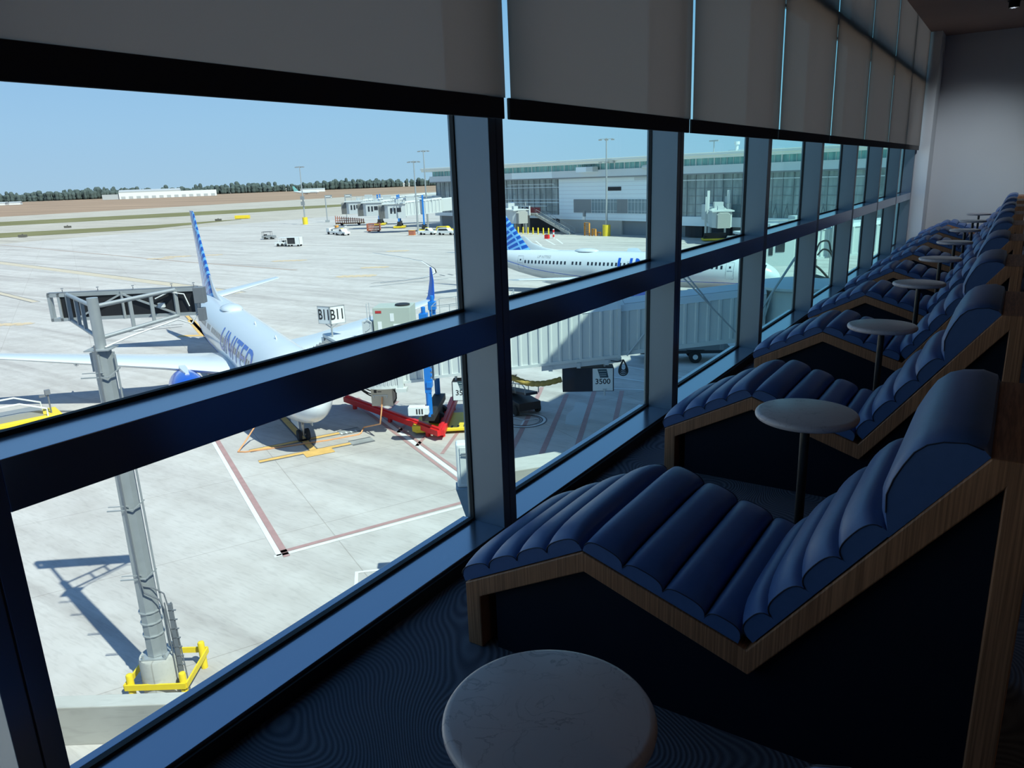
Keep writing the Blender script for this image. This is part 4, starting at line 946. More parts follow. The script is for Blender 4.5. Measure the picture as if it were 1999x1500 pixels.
# power unit with its orange lead
t = thing('power_unit', 'beige ground power box hung under the cab of the boarding bridge', 'power unit', bl(-5.1, .5, 1.85), BRZ)
MB().box((0, 0, 0), (1.25, .9, 1.1)).build('casing', M_beige, t, bevel=.02)
MB().box((.1, -.02, .62), (1.0, 0, .68)).box((.12, -.03, .5), (.18, 0, .68)).box((.9, -.03, .5), (.96, 0, .68)).build('rail', M_bg, t)
MB().box((.18, -.012, .8), (.34, 0, .98)).box((.4, -.012, .84), (.62, 0, .88)).build('emblem', M_ink, t)
MB().cyl((.2, .45, 1.1), (.2, .45, 1.45), .04).cyl((1.0, .45, 1.1), (1.0, .45, 1.45), .04).build('hanger', M_bg, t)
MB().tube([(1.28, .3, .9), (1.42, .25, .7), (1.42, .2, .4), (1.2, .2, .05), (1.0, .3, 0)], .04, 6).build('cable', M_cab, t, smooth=60)
o = MB().tube([tuple(bl(-4.45, .44, 2.4)), tuple(bl(-4.5, .3, 1.7)), tuple(bl(-4.6, .1, .9)), (-31.2, 30.3, G+.25), (-31.05, 29.9, G+.06), (-31.0, 29.6, G+.04), (-31.3, 29.1, G+.04), (-31.9, 28.0, G+.04), (-33.2, 26.2, G+.04), (-34.6, 24.4, G+.04), (-35.0, 24.2, G+.05), (-35.3, 24.9, G+.3), (-35.2, 25.7, G+1.1), (-34.6, 26.6, G+1.75)], .045, 6).build('power_cable', M_orc, smooth=60)
tag(o, 'orange power cable from the beige box across the apron to the aircraft nose', 'cable')
# red wheel guard lying around the bogie
t = thing('wheel_guard', 'bright red L-shaped guard beam around the yellow bogie of the bridge', 'guard', (-25.95, 31.1, G), 0)
def gpt(x, y, z): return (x+25.95, y-31.1, z)
for a, b_ in ((gpt(-25.95, 31.1, .5), gpt(-36.0, 33.6, .5)), (gpt(-25.95, 31.1, .5), gpt(-29.3, 36.7, .55))):
    p = MB().bar(a, b_, .46, .34).build('beam', M_red, t, bevel=.02)
    MB().bar(tuple(Vector(a)+Vector((0, 0, .2))), tuple(Vector(b_)+Vector((0, 0, .2))), .18, .14).build('top_rail', M_red, p)
    for q in (.12, .5, .9):
        c = Vector(a).lerp(Vector(b_), q); MB().cbox((c.x, c.y, .17), (.2, .2, .34)).build('foot', M_red, p)
# amber air hose and the belt loader beyond it
def hosepts(P, n=60):
    out = []
    for k in range(n+1):
        q = k/n*(len(P)-1); i = min(int(q), len(P)-2); f = q-i
        p0, p1, p2, p3 = [Vector(P[max(0, min(len(P)-1, i+j))]) for j in (-1, 0, 1, 2)]
        out.append(.5*((2*p1)+(p2-p0)*f+(2*p0-5*p1+4*p2-p3)*f*f+(3*p1-p0-3*p2+p3)*f**3))
    return out
hp = hosepts([tuple(bl(5.9, .6, 3.25)), tuple(bl(4.9, .5, 3.05)), tuple(bl(3.9, .5, 3.1)), tuple(bl(3.0, .5, 3.45)), tuple(bl(2.6, .5, 3.3)), tuple(bl(2.2, .5, 2.2)), tuple(bl(1.8, .5, 1.0))])
rad = [.17 if k % 3 else .145 for k in range(len(hp))]
tag(MB().tube(hp, rad, 12).build('air_hose', M_amb, smooth=20), 'ribbed amber air hose sagging under the boarding bridge', 'hose')
t = thing('belt_loader', 'grey belt loader with tube rails standing under the boarding bridge', 'loader', (-25.3, 38.3, G), -.55)
MB().box((-1.6, -.75, .35), (1.6, .75, .85)).build('chassis', M_cab, t, bevel=.03)
MB().bar((-1.9, 0, .9), (1.9, 0, 1.5), .8, .16).build('belt', M_cab, t)
MB().bar((-1.7, -.2, 1.35), (-.7, -.2, 2.1), .9, .06).build('cover_panel', M_bluegrey, t)
for y in (-.46, .46):
    MB().tube([(-1.9, y, 1.0), (-1.7, y, 1.5), (1.5, y, 2.05), (1.9, y, 1.9), (1.9, y, 1.5)], .035, 6).tube([(-.9, y, 1.05), (-.9, y, 1.62)], .03, 6).tube([(.5, y, 1.25), (.5, y, 1.88)], .03, 6).build('rail', M_galv, t, smooth=60)
for x in (-1.1, 1.1):
    for y in (-.75, .75): MB().cyl((x, y-.1, .33), (x, y+.1, .33), .33, n=20).build('wheel', M_tyre, t, smooth=40)

# ---------------------------------------------------------------- bridges farther off
def far_bridge(label, loc, rz, L, sc=1.0, posts=False, unit=True, colm=None):
    t = thing('boarding_bridge', label, 'boarding bridge', loc, rz); k = sc
    m = MB(); zb = lambda s: (3.6+.05*s)*k; zt = lambda s: zb(s)+2.7*k
    a, b_ = 3.0*k, (3.0+(L-3)*.55)*k
    corrug(m, a, b_, -1.6*k, -1, zb, zt, .8*k, .1*k); corrug(m, a, b_, 1.6*k, 1, zb, zt, .8*k, .1*k)
    m.loft([[(s, -1.7*k, zt(s)), (s, -1.3*k, zt(s)+.35*k), (s, 1.3*k, zt(s)+.35*k), (s, 1.7*k, zt(s))] for s in (a, b_)]); m.loft([[(s, -1.7*k, zb(s)-.2*k), (s, -1.7*k, zb(s)), (s, 1.7*k, zb(s)), (s, 1.7*k, zb(s)-.2*k)] for s in (a, b_)])
    m.build('outer_tunnel', M_bw, t)
    m = MB(); a2, b2 = b_, L*k
    m.loft([[(s, -1.4*k, zb(s)), (s, -1.4*k, zt(s)-.1*k), (s, 0, zt(s)+.15*k), (s, 1.4*k, zt(s)-.1*k), (s, 1.4*k, zb(s))] for s in (a2, b2)]); m.build('inner_tunnel', M_bw, t)
    c = MB(); c.prism([(3.1*k, -1.9*k), (-.8*k, -1.9*k), (-1.6*k, -1.2*k), (-1.6*k, 1.2*k), (-.8*k, 1.9*k), (3.1*k, 1.9*k)], 3.2*k, 6.3*k, 'z'); c = c.build('cab', M_bg, t)
    MB().box((-1.9*k, -2.15*k, 6.3*k), (3.2*k, 2.15*k, 6.55*k)).build('cab_roof', M_bw, c)
    for x0, x1, z0, z1 in ((-.3, .1, 4.3, 5.5), (.5, .9, 4.3, 5.5), (1.2, 2.1, 4.6, 5.5)):
        MB().box((x0*k, -1.96*k, z0*k), (x1*k, -1.9*k, z1*k)).build('window', M_aglass, c)
    MB().box((-1.66*k, -.9*k, 4.4*k), (-1.6*k, .9*k, 5.5*k)).build('front_window', M_aglass, c)
    m = MB()
    for q in range(7): m.loft([[(-1.6*k-q*.2*k-.05*k, y*k, z*k) for y, z in ((-1.3, 3.2), (-1.3, 5.8), (-.8, 6.2), (.8, 6.2), (1.3, 5.8), (1.3, 3.2))], [(-1.6*k-q*.2*k-.17*k, y*k, z*k) for y, z in ((-1.2, 3.2), (-1.2, 5.7), (-.8, 6.1), (.8, 6.1), (1.2, 5.7), (1.2, 3.2))]])
    m.build('canopy', M_bel, t)
    for y in (-2.0, 2.0):
        MB().cbox((7*k, y*k, (7.6 if not posts else 8.2)*k/2+.6*k), (.36*k, .36*k, (7.2 if not posts else 8.6)*k)).build('lift_column', colm or (M_bblue if not posts else M_bw), t)
        if posts: MB().cbox((4.4*k, y*k, 8.0*k), (.5*k, .5*k, 4.6*k)).build('lift_column', M_bw, t)
        MB().cyl((7*k, (y-.3)*k, .6*k), (7*k, (y+.3)*k, .6*k), .6*k, n=16).build('wheel', M_tyre, t)
    MB().box((5.6*k, -2.6*k, .15*k), (8.4*k, 2.6*k, .5*k)).build('bogie_deck', M_yel, t)
    MB().box((6.6*k, -2.2*k, .5*k), (7.4*k, 2.2*k, 1.6*k)).build('bogie_beam', M_cab, t)
    if unit:
        MB().box((3.4*k, -.9*k, 6.6*k), (5.2*k, .9*k, 8.0*k)).box((1*k, -.6*k, 6.55*k), (2*k, .6*k, 7.3*k)).build('rooftop_unit', M_bg, t)
        m = MB()
        for s in (0, 1.5, 3, 6, 9): m.cyl((s*k, -1.7*k, 6.5*k), (s*k, -1.7*k, 7.7*k), .04*k, n=6)
        m.cyl((0, -1.7*k, 7.7*k), (9*k, -1.7*k, 7.7*k), .04*k, n=6); m.build('roof_railing', M_galv, t)
    MB().lathe([(2.0*k, zb(L)-.2*k), (2.0*k, zt(L)+.3*k)], 24, 0, (L*k, 0, 0)).lathe([(.5*k, 0), (.5*k, zb(L))], 16, 0, (L*k, 0, 0)).build('rotunda', M_bw, t, smooth=40)
    return t
far_bridge('boarding bridge at the nose of the second airliner, seen through the far windows', (-24.8, 88.6, G), math.atan2(.58, .81), 27, 1.12, colm=M_bg)
far_bridge('white boarding bridge with four tall posts before the terminal, in the third full window', (-49.5, 150.5, G), math.radians(118), 13.5, 1.0, True)
far_bridge('boarding bridge left of the airliner tail, in the second full window', (-104.5, 160.5, G), math.radians(150), 18, 1.0)
far_bridge('leftmost of the three distant white boarding bridges', (-191.0, 190.0, G), math.radians(34), 34, 1.28)
far_bridge('middle one of the three distant white boarding bridges', (-171.5, 178.0, G), math.radians(36), 17.5, 1.28)
far_bridge('right-hand one of the three distant white boarding bridges', (-151.0, 165.5, G), math.radians(40), 18, 1.28)
# ================================================================ TERMINAL ACROSS THE APRON
M_tw = mat('terminal_white_panel', (0.82, 0.87, 0.90), 0.4, var=0.02, scale=0.2)
M_tg = mat('terminal_grey_panel', (0.64, 0.67, 0.70), 0.4, var=0.03, scale=0.2)
M_tdk = mat('terminal_dark_grey_panel', (0.25, 0.26, 0.27), 0.6, var=0.03)
M_cream = mat('roof_edge_cream', (0.86, 0.84, 0.76), 0.5, var=0.02)
M_beige2 = mat('ground_floor_beige', (0.50, 0.47, 0.43), 0.8, var=0.06, scale=.3)
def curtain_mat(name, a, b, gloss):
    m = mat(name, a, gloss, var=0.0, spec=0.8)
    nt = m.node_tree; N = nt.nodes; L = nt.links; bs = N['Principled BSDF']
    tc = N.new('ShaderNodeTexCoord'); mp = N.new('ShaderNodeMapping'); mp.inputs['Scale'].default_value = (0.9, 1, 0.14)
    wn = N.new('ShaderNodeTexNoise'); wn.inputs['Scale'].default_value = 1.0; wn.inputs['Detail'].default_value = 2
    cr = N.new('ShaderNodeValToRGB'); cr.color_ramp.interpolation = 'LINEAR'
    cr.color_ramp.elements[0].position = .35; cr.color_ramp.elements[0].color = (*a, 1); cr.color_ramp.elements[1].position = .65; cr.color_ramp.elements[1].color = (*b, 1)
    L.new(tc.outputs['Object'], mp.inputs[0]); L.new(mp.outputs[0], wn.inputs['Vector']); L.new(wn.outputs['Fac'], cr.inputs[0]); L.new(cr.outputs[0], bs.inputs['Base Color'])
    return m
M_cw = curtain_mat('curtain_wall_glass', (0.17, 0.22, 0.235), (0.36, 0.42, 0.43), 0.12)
M_cl = curtain_mat('clerestory_glass', (0.10, 0.30, 0.32), (0.26, 0.52, 0.52), 0.1)
def panel_mat():
    m = mat('white_panel_courses', (0.84, 0.90, 0.93), 0.4, var=0.02, scale=.2)
    nt = m.node_tree; N = nt.nodes; L = nt.links; bs = N['Principled BSDF']
    tc = N.new('ShaderNodeTexCoord'); sp = N.new('ShaderNodeSeparateXYZ'); L.new(tc.outputs['Object'], sp.inputs[0])
    dv = N.new('ShaderNodeMath'); dv.operation = 'DIVIDE'; dv.inputs[1].default_value = .95; fr = N.new('ShaderNodeMath'); fr.operation = 'FRACT'; lt = N.new('ShaderNodeMath'); lt.operation = 'LESS_THAN'; lt.inputs[1].default_value = .13
    L.new(sp.outputs['Z'], dv.inputs[0]); L.new(dv.outputs[0], fr.inputs[0]); L.new(fr.outputs[0], lt.inputs[0])
    mx = N.new('ShaderNodeMix'); mx.data_type = 'RGBA'; mx.inputs['B'].default_value = (.66, .73, .77, 1)
    src = bs.inputs['Base Color'].links[0].from_socket
    L.new(lt.outputs[0], mx.inputs['Factor']); L.new(src, mx.inputs['A']); L.new(mx.outputs['Result'], bs.inputs['Base Color'])
    return m
M_twp = panel_mat()
TM = Matrix.Translation((-93.5, 172.2, G)) @ Matrix.Rotation(math.atan2(-.28, .96), 4, 'Z')
TRZ = math.atan2(-.28, .96)
def tl(x, y, z=0.0): return TM @ Vector((x, y, z))
t = thing('terminal_building', 'long white and glass terminal building across the apron, with cream roof edge', 'building', (-93.5, 172.2, G), TRZ)
X0, X1 = -64.0, 118.0
MB().box((X0+.5, 1.2, 0), (X1, 34, 13.6)).build('core_wall', M_tdk, t)
# roof with its thick cream edge, clerestory band, grey spandrel that overhangs the lower wall
MB().box((X0-2, -3.2, 16.75), (X1, 34, 17.9)).box((X0-2, -3.6, 17.3), (X1, -3.2, 17.75)).build('roof', M_cream, t)
MB().box((X0+1, -.9, 15.35), (X1, 30, 16.75)).build('clerestory', M_cl, t)
m = MB(); x = X0+1
while x < X1: m.cbox((x, -.95, 16.05), (.09 if int(x) % 4 else .3, .12, 1.4)); x += 1.55
m.build('clerestory_mullion', M_tg, t)
MB().box((X0, -1.6, 13.75), (-24, 30, 15.35)).box((-8, -1.6, 13.75), (X1, 30, 15.35)).build('spandrel', M_tg, t)
MB().box((-24, -1.65, 13.75), (-8, 30, 15.35)).build('spandrel', M_tw, t)
MB().box((X0, -1.6, 13.45), (X1, 1.3, 13.75)).build('soffit', M_tdk, t)
# curtain walls either side of the white panelled block
def curtain(xa, xb, za, zb, levels):
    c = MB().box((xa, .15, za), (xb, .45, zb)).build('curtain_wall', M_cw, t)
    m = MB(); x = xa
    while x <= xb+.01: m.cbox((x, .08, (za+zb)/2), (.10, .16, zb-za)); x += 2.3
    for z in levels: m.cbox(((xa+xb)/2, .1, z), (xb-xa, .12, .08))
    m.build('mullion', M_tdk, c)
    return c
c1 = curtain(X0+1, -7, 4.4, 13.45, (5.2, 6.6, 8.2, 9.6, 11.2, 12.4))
MB().box((-28, .0, 12.15), (-9, .12, 12.3)).box((-40, .0, 11.3), (-7.2, .12, 11.45)).box((-32, .0, 8.25), (-7.5, .12, 8.38)).box((-28, .0, 7.4), (-7.5, .12, 7.6)).box((-26, 0, 6.5), (-12, .12, 6.66)).build('light_shelf', M_tw, c1)
MB().box((-22, .02, 4.45), (-14.6, .14, 6.2)).build('red_backdrop', mat('faded_red_panel', (.36, .06, .06), .7), c1)
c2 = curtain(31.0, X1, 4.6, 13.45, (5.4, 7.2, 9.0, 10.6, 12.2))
m = MB()
for k in range(30):
    x = 38+k*1.25; m.bar((x, .1, 4.7), (x+(.7 if k % 2 else -.7), .1, 7.4), .1, .1)
m.build('brace', M_tdk, c2)
MB().box((31.5, 0, 12.2), (X1, .1, 12.45)).build('light_shelf', M_tg, c2)
MB().box((-7, -.25, 3.3), (31, 1.3, 13.45)).build('panel_wall', M_twp, t)
MB().box((-1.6, -.32, 5.05), (4.7, -.2, 8.35)).build('dark_panel', M_tdk, t); MB().box((13.1, -.32, 5.05), (16.6, -.2, 8.35)).build('dark_panel', M_tdk, t)
for xa, xb in ((4.7, 13.1), (16.6, 29.5)):
    w = MB().box((xa, -.31, 5.05), (xb, -.2, 8.35)).build('window', mat('hazy_window', (.22, .29, .32), .2), t)
    m = MB(); x = xa
    while x < xb: m.cbox((x, -.33, 6.7), (.1, .06, 3.3)); x += 1.05
    for z in (5.6, 7.7): m.cbox(((xa+xb)/2, -.33, z), (xb-xa, .05, .07))
    m.build('mullion', M_tg, w)
MB().box((10.2, -.34, 10.35), (14.4, -.2, 11.25)).build('louvre', M_blk, t); MB().box((18.5, -.34, 12.6), (29, -.2, 13.3)).build('louvre', M_tg, t)
MB().box((-7, -.1, 0), (14.5, 1.3, 3.3)).build('ground_wall', M_beige2, t)
MB().box((14.5, .4, 0), (31, 1.4, 3.3)).build('ground_opening', M_tdk, t)
MB().box((-34, .2, 0), (-7, 1.3, 3.6)).build('ground_opening', M_blk, t)
MB().box((-64, -.2, 3.4), (-7, 1.3, 4.4)).box((31, -.3, 2.6), (X1, 1.3, 4.6)).build('ledge', M_tw, t)
for xa in (33, 40, 47, 55, 62, 70): MB().box((xa, .2, .2), (xa+4.5, 1.3, 2.5)).build('ground_opening', M_blk, t)
MB().box((2.4, -3.4, 14.9), (8.1, -1.6, 16.1)).build('plant_screen', M_tw, t); MB().box((6.0, -3.5, 15.0), (8.15, -1.6, 16.05)).build('plant_screen', M_bw, t)
m = MB(); m.loft([[(24.2+q*1.6, -2.6+.6*sc*math.cos(2*PI*i/12), 15.5+.55*sc*math.sin(2*PI*i/12)) for i in range(12)] for q, sc in ((-1, .1), (-.7, .8), (0, 1), (.7, .8), (1, .1))]); m.build('duct', M_bw, t, smooth=60)
m = MB(); m.cyl((41.5, 6, 17.9), (41.5, 6, 19.4), .35).cyl((41.5, 6, 19.4), (41.5, 6, 20.0), .6).cbox((41.5, 6, 18.3), (4, .3, .12)); m.build('beacon', M_tg, t)
m = MB(); m.cyl((33.6, 9, 17.9), (33.6, 9, 20.6), .12).cbox((33.6, 9, 20.6), (2.4, .3, .3)); m.build('roof_mast', M_galv, t)
# passenger stair from the bridge platform down to the apron
t = thing('outside_stair', 'long straight outside stair coming down before the white terminal wall', 'stairs', tl(-10.5, -4.5), TRZ)
P = [(0, 5.0), (12.5, 0.25)]
for y in (-.9, .9): MB().bar((0, y, 4.6), (12.5, y, 0.1), .12, .7).build('stringer', M_wallc, t)
m = MB()
for k in range(20): m.cbox((.3+k*.62, 0, 4.55-k*.228), (.6, 1.7, .08))
m.build('tread', M_tg, t)
for y in (-1, 1):
    m = MB()
    for k in range(8): x = .2+k*1.75; z = 5-x*.38; m.cyl((x, y, z-.4), (x, y, z+1.1), .05, n=6)
    for h in (.5, 1.1): m.cyl((.2, y, 4.92+h), (12.4, y, .29+h), .05, n=6)
    m.build('handrail', M_galv, t)
MB().box((-9, -1.2, 4.4), (0, 1.2, 5.0)).box((-5, -1.0, 0), (-4.5, 1.0, 4.4)).box((-8.6, -1.0, 0), (-8.2, 1, 4.4)).build('platform', M_wallc, t)
t = thing('gantry_sign', 'square gate sign with two dark lamps on a mast above the stair platform', 'sign', tl(-13.2, -6.5), TRZ)
MB().cyl((0, 0, 0), (0, 0, 8.0), .16).build('mast', M_galv, t)
f = MB().box((-1.7, -.15, 4.6), (1.7, .15, 7.0)).build('board', M_sgn, t)
MB().box((-1.3, -.2, 5.7), (-.25, -.15, 6.7)).box((.25, -.2, 5.7), (1.3, -.15, 6.7)).build('lamp_panel', M_blk, f)
MB().cbox((-.7, -.22, 6.2), (.3, .04, .4)).cbox((.7, -.22, 6.2), (.3, .04, .4)).cbox((-.8, -.18, 5.1), (.9, .04, .35)).cbox((.8, -.18, 5.1), (.9, .04, .35)).build('number', M_sgn, f)

# bollards before the terminal
b0 = tag(MB().lathe([(.18, 0), (.18, 1.55), (.14, 1.68), (.02, 1.72)], 12).build('bollard', M_yel, smooth=40), 'x', 'bollard', 'yellow bollards before the terminal')
BL = ['leftmost yellow bollard of the row before the terminal', 'second yellow bollard from the left in the row before the terminal', 'third yellow bollard from the left in the row', 'fourth yellow bollard from the left in the row',
  'fifth yellow bollard, middle of the row before the terminal', 'fourth yellow bollard from the right in the row', 'third yellow bollard from the right, near the stair foot', 'second yellow bollard from the right, near the stair foot', 'rightmost yellow bollard, at the foot of the outside stair']
for k in range(9):
    p = tl(-18.0+k*1.95, -8.5); o = b0 if k == 0 else b0.copy()
    if k: COL.objects.link(o)
    o.location = (p.x, p.y, G); o['label'] = BL[k]

# tall floodlight masts
def mast(p, h, label, yellow, twin=False, group='floodlight masts'):
    t = thing('light_mast', label, 'light mast', (p[0], p[1], G), 0.4, group)
    MB().cyl((0, 0, 0), (0, 0, h), .30, .14, 12).build('pole', M_galv, t, smooth=40)
    m = MB()
    for z in ((h-.2,) if not twin else (h-.2, h-5.2)):
        m.cbox((0, 0, z), (3.0, .12, .12)).cbox((0, 0, z), (.12, 2.2, .12))
    m.build('crossarm', M_galv, t)
    for z in ((h-.2,) if not twin else (h-.2, h-5.2)):
        for x, y in ((-1.45, 0), (1.45, 0), (0, 1.1), (0, -1.1)): MB().cbox((x, y, z-.18), (.75, .5, .28)).build('floodlight', M_tdk, t)
    if yellow: MB().cyl((0, 0, 0), (0, 0, 2.6), .95, n=20).build('base_guard', M_yel, t, smooth=40)
    return t
t = mast((-221.7, 195.2), 20.9, 'tall floodlight mast with yellow base standing alone on the open apron', True)
MB().cbox((0, -.4, 9.6), (1.5, .4, 1.2)).cbox((0, -.4, 7.6), (1.4, .4, 1.4)).build('sign_box', M_tdk, t)
p = tl(13.6, -4.5); mast((p.x, p.y), 22.3, 'floodlight mast with two rings of lamps and yellow base before the white terminal wall', True, True)
mast((-139.5, 163.0), 19.6, 'nearer of the twin floodlight masts beside the left end of the terminal', False)
mast((-150.0, 180.0), 23.0, 'farther of the twin floodlight masts beside the left end of the terminal', False)
for p, l in (((-222, 206.5), 'left one of the two thin sign poles beside the distant bridges'), ((-215, 210), 'right one of the two thin sign poles beside the distant bridges')):
    t = thing('sign_pole', l, 'sign', (p[0], p[1], G), .55)
    MB().cyl((0, 0, 0), (0, 0, 10.2), .22, n=8).cbox((0, 0, .4), (1.4, 1.4, .8)).build('pole', M_galv, t); MB().box((0, -.1, 9.0), (2.6, .1, 10.2)).build('panel', M_tdk, t); MB().box((.2, -.14, 9.5), (2.0, -.1, 9.8)).box((2.2, -.14, 9.1), (2.5, -.1, 9.5)).build('mark', M_sgn, t)
# small signal post with camera beside the wall and its orange rack
t = thing('signal_post', 'thin post with dark camera head before the white terminal wall', 'post', tl(5.0, -3.0), TRZ)
MB().cyl((0, 0, 0), (0, 0, 5.6), .09, n=8).build('pole', M_galv, t); MB().cbox((0, -.2, 5.0), (.6, .5, 1.3)).build('camera_head', M_tdk, t); MB().cbox((-.1, -.25, 3.9), (.8, .3, .7)).build('plate', M_sgn, t)
def rack(p, rz, w, h, label):
    t = thing('orange_rack', label, 'rack', (p.x, p.y, G), rz)
    MB().box((-w/2, -.2, 0), (-w/2+.12, .2, h)).box((w/2-.12, -.2, 0), (w/2, .2, h)).box((-w/2, -.2, h-.12), (w/2, .2, h)).build('frame', M_orr, t)
    m = MB()
    for k in range(6): m.box((-w/2+.1, -.15, .3+k*(h-.5)/6), (w/2-.1, .15, .3+k*(h-.5)/6+.14))
    m.build('slat', M_orr, t)
M_orr = mat('rack_orange', (0.70, 0.30, 0.05), 0.6, var=0.08)
rack(tl(8.6, -6), TRZ, 1.7, 3.1, 'tall orange slatted rack left of the yellow mast base')
rack(tl(10.9, -6), TRZ, 1.3, 1.7, 'short orange slatted rack beside the yellow mast base')
t = thing('guard_rail', 'low orange barrier from the racks to the yellow mast base', 'barrier', tl(11.7, -5.2), TRZ)
MB().box((-.5, -.08, .7), (.8, .08, .95)).build('rail', M_orr, t); MB().box((-.45, -.08, 0), (-.3, .08, .7)).box((.62, -.08, 0), (.77, .08, .7)).build('post', M_orr, t)
for k, (x, y) in enumerate(((-92.6, 154.6), (-91.4, 155.6))):
    if k == 0:
        t = thing('fuel_pit_marker', 'dark box beside a thin red and white post on the apron', 'marker', (x, y, G)); MB().box((-.5, -.4, 0), (.5, .4, .9)).build('box', M_red, t); MB().box((-.3, -.3, .9), (.3, .3, 1.0)).build('lid', M_blk, t)
    else:
        t = thing('marker_post', 'thin red and white marker post beyond the airliner tail', 'post', (x, y, G)); MB().cyl((0, 0, 0), (0, 0, 2.2), .2, n=8).build('post', M_sgn, t); MB().cyl((0, 0, 1.4), (0, 0, 2.0), .21, n=8).cyl((0, 0, .3), (0, 0, .9), .21, n=8).build('band', M_red, t)
# ================================================================ STEEL POST WITH THE DOCKING DISPLAY, AND OTHER THINGS ON THE APRON
M_pbk = mat('display_back_black', (0.012, 0.012, 0.014), 0.5)
M_gbox = mat('junction_box_grey', (0.16, 0.17, 0.19), 0.5)
t = thing('docking_display', 'galvanised post carrying a black docking display on an open frame, concrete footing', 'display', (-19.5, 9.9, G), math.radians(38.1))
MB().lathe([(.53, 0), (.53, 1.22), (.50, 1.3), (.02, 1.3)], 48).build('footing', M_wallc, t, smooth=40)
p = MB().cyl((0, 0, 1.36), (0, 0, 10.45), .285, .245, 8).cyl((0, 0, 10.45), (0, 0, 11.78), .135, n=24).build('post', M_galv, t, smooth=20)
MB().box((-.36, -.36, 1.3), (.36, .36, 1.35)).build('base_plate', M_galv, p)
m = MB()
for x in (-.3, .3):
    for y in (-.3, .3): m.cyl((x, y, 1.36), (x, y, 1.46), .035, n=8)
m.build('anchor_bolt', M_galv, p)
m = MB().cbox((0, 0, 10.45), (.62, .62, .03)).cbox((0, 0, 10.1), (.6, .08, .5)).cbox((0, 0, 10.1), (.08, .6, .5))
m.build('splice_plate', M_galv, p)
m = MB()
for z in (2.0, 2.4, 2.75): m.lathe([(.30, z), (.305, z+.02), (.30, z+.04)], 16)
for z in (3.9, 6.0, 8.2, 9.75):
    m.bar((-.5, -.3, z), (.2, -.3, z), .03, .03).bar((-.45, -.3, z+.12), (.1, -.3, z+.12), .02, .02).bar((.2, -.3, z), (.44, -.1, z+.2), .03, .03)
m.build('clamp', M_galv, p)
MB().tube([(-.02, -.31, 10.6), (-.02, -.30, 9), (0, -.31, 6), (.02, -.32, 3.9), (.1, -.36, 3.5), (.42, -.25, 3.2), (.5, -.2, 2.8), (.52, -.2, .2)], .022, 6).build('cable', M_gbox, p, smooth=60)
MB().cyl((.42, -.12, 1.6), (.36, -.12, 10.3), .028, n=8).build('conduit', M_galv, p, smooth=60)
m = MB()
for x in (.60, .78): m.cyl((x, -.1, .05), (x-.12, -.1, 3.0), .02, n=6)
m.cbox((.62, -.1, 1.6), (.12, .08, 2.7))
for k in range(9): m.cbox((.66, -.12, .35+k*.3), (.22, .04, .03))
m.tube([(.56, -.1, 2.9), (.52, -.12, 3.3), (.3, -.2, 3.55), (.05, -.32, 3.7)], .02, 6)
m.build('cable_ladder', M_gbox, t, smooth=40)
Y = 1.77; z0, z1 = 10.93, 11.70
MB().box((-1.72, Y, z0+.04), (1.95, Y+.10, z1-.04)).build('display_panel', M_pbk, t)
m = MB()
m.box((-2.0, Y-.04, z1-.09), (2.0, Y+.14, z1)).box((-2.0, Y-.04, z0), (2.0, Y+.14, z0+.09))
for x in (-2.0, -1.74, 1.93): m.box((x, Y-.04, z0), (x+.07, Y+.14, z1))
m.bar((-.02, Y-.06, z1-.08), (-1.25, Y-.06, z0+.08), .05, .05).bar((.02, Y-.06, z1-.08), (1.4, Y-.06, z0+.08), .05, .05).bar((0, Y-.06, z0), (0, Y-.06, z1), .06, .06)
m.build('panel_frame', M_galv, t)
MB().box((-2.02, Y+.02, z1), (2.02, Y+.2, z1+.025)).build('cap_strip', M_gbox, t)
m = MB()
for x in (-1.6, -.65, .3, 1.35, 1.95): m.cyl((x, Y+.05, z1+.02), (x, Y+.05, z1+.1), .012, n=6).lathe([(.028, -.01), (.04, 0), (.028, .01)], 10, 0, (x, Y+.05, z1+.13))
m.build('eye_bolt', M_gbox, t)
zt_, zb_ = 11.55, 10.72
for sg in (-1, 1):
    m = MB(); e = 1.45*sg
    for z, ze in ((zt_, z1-.03), (zb_, z0+.02)): m.cyl((0, 0, z), (e, Y-.04, ze), .055, n=12)
    for q in ((.45, .68) if sg < 0 else (.42, .68)):
        m.bar((e*q, (Y-.04)*q, zt_+(z1-.03-zt_)*q), (e*q, (Y-.04)*q, zb_+(z0+.02-zb_)*q), .09, .05)
    m.bar((e, Y-.06, z0), (e, Y-.06, z1), .10, .07)
    m.build('outrigger', M_galv, t, smooth=40)
m = MB().tube([(.15, -.1, 10.5), (.5, .5, 10.62), (.9, 1.0, 10.72), (1.45, Y-.15, 10.85), (1.8, Y-.1, 10.7), (2.05, Y, 11.1), (2.08, Y, 11.3)], .022, 6).tube([(.9, Y-.08, 11.45), (1.3, Y-.1, 11.62), (1.7, Y-.1, 11.55), (1.8, Y-.08, 11.2)], .018, 6)
m.build('cable', M_sgn, t, smooth=60)
MB().box((1.98, Y-.2, 11.28), (2.26, Y+.08, 11.72)).box((2.02, Y-.16, 10.78), (2.2, Y+.05, 11.14)).build('junction_box', M_gbox, t, bevel=.01)
MB().box((.95, Y-.1, 11.2), (1.13, Y-.02, 11.32)).build('socket', M_sgn, t)

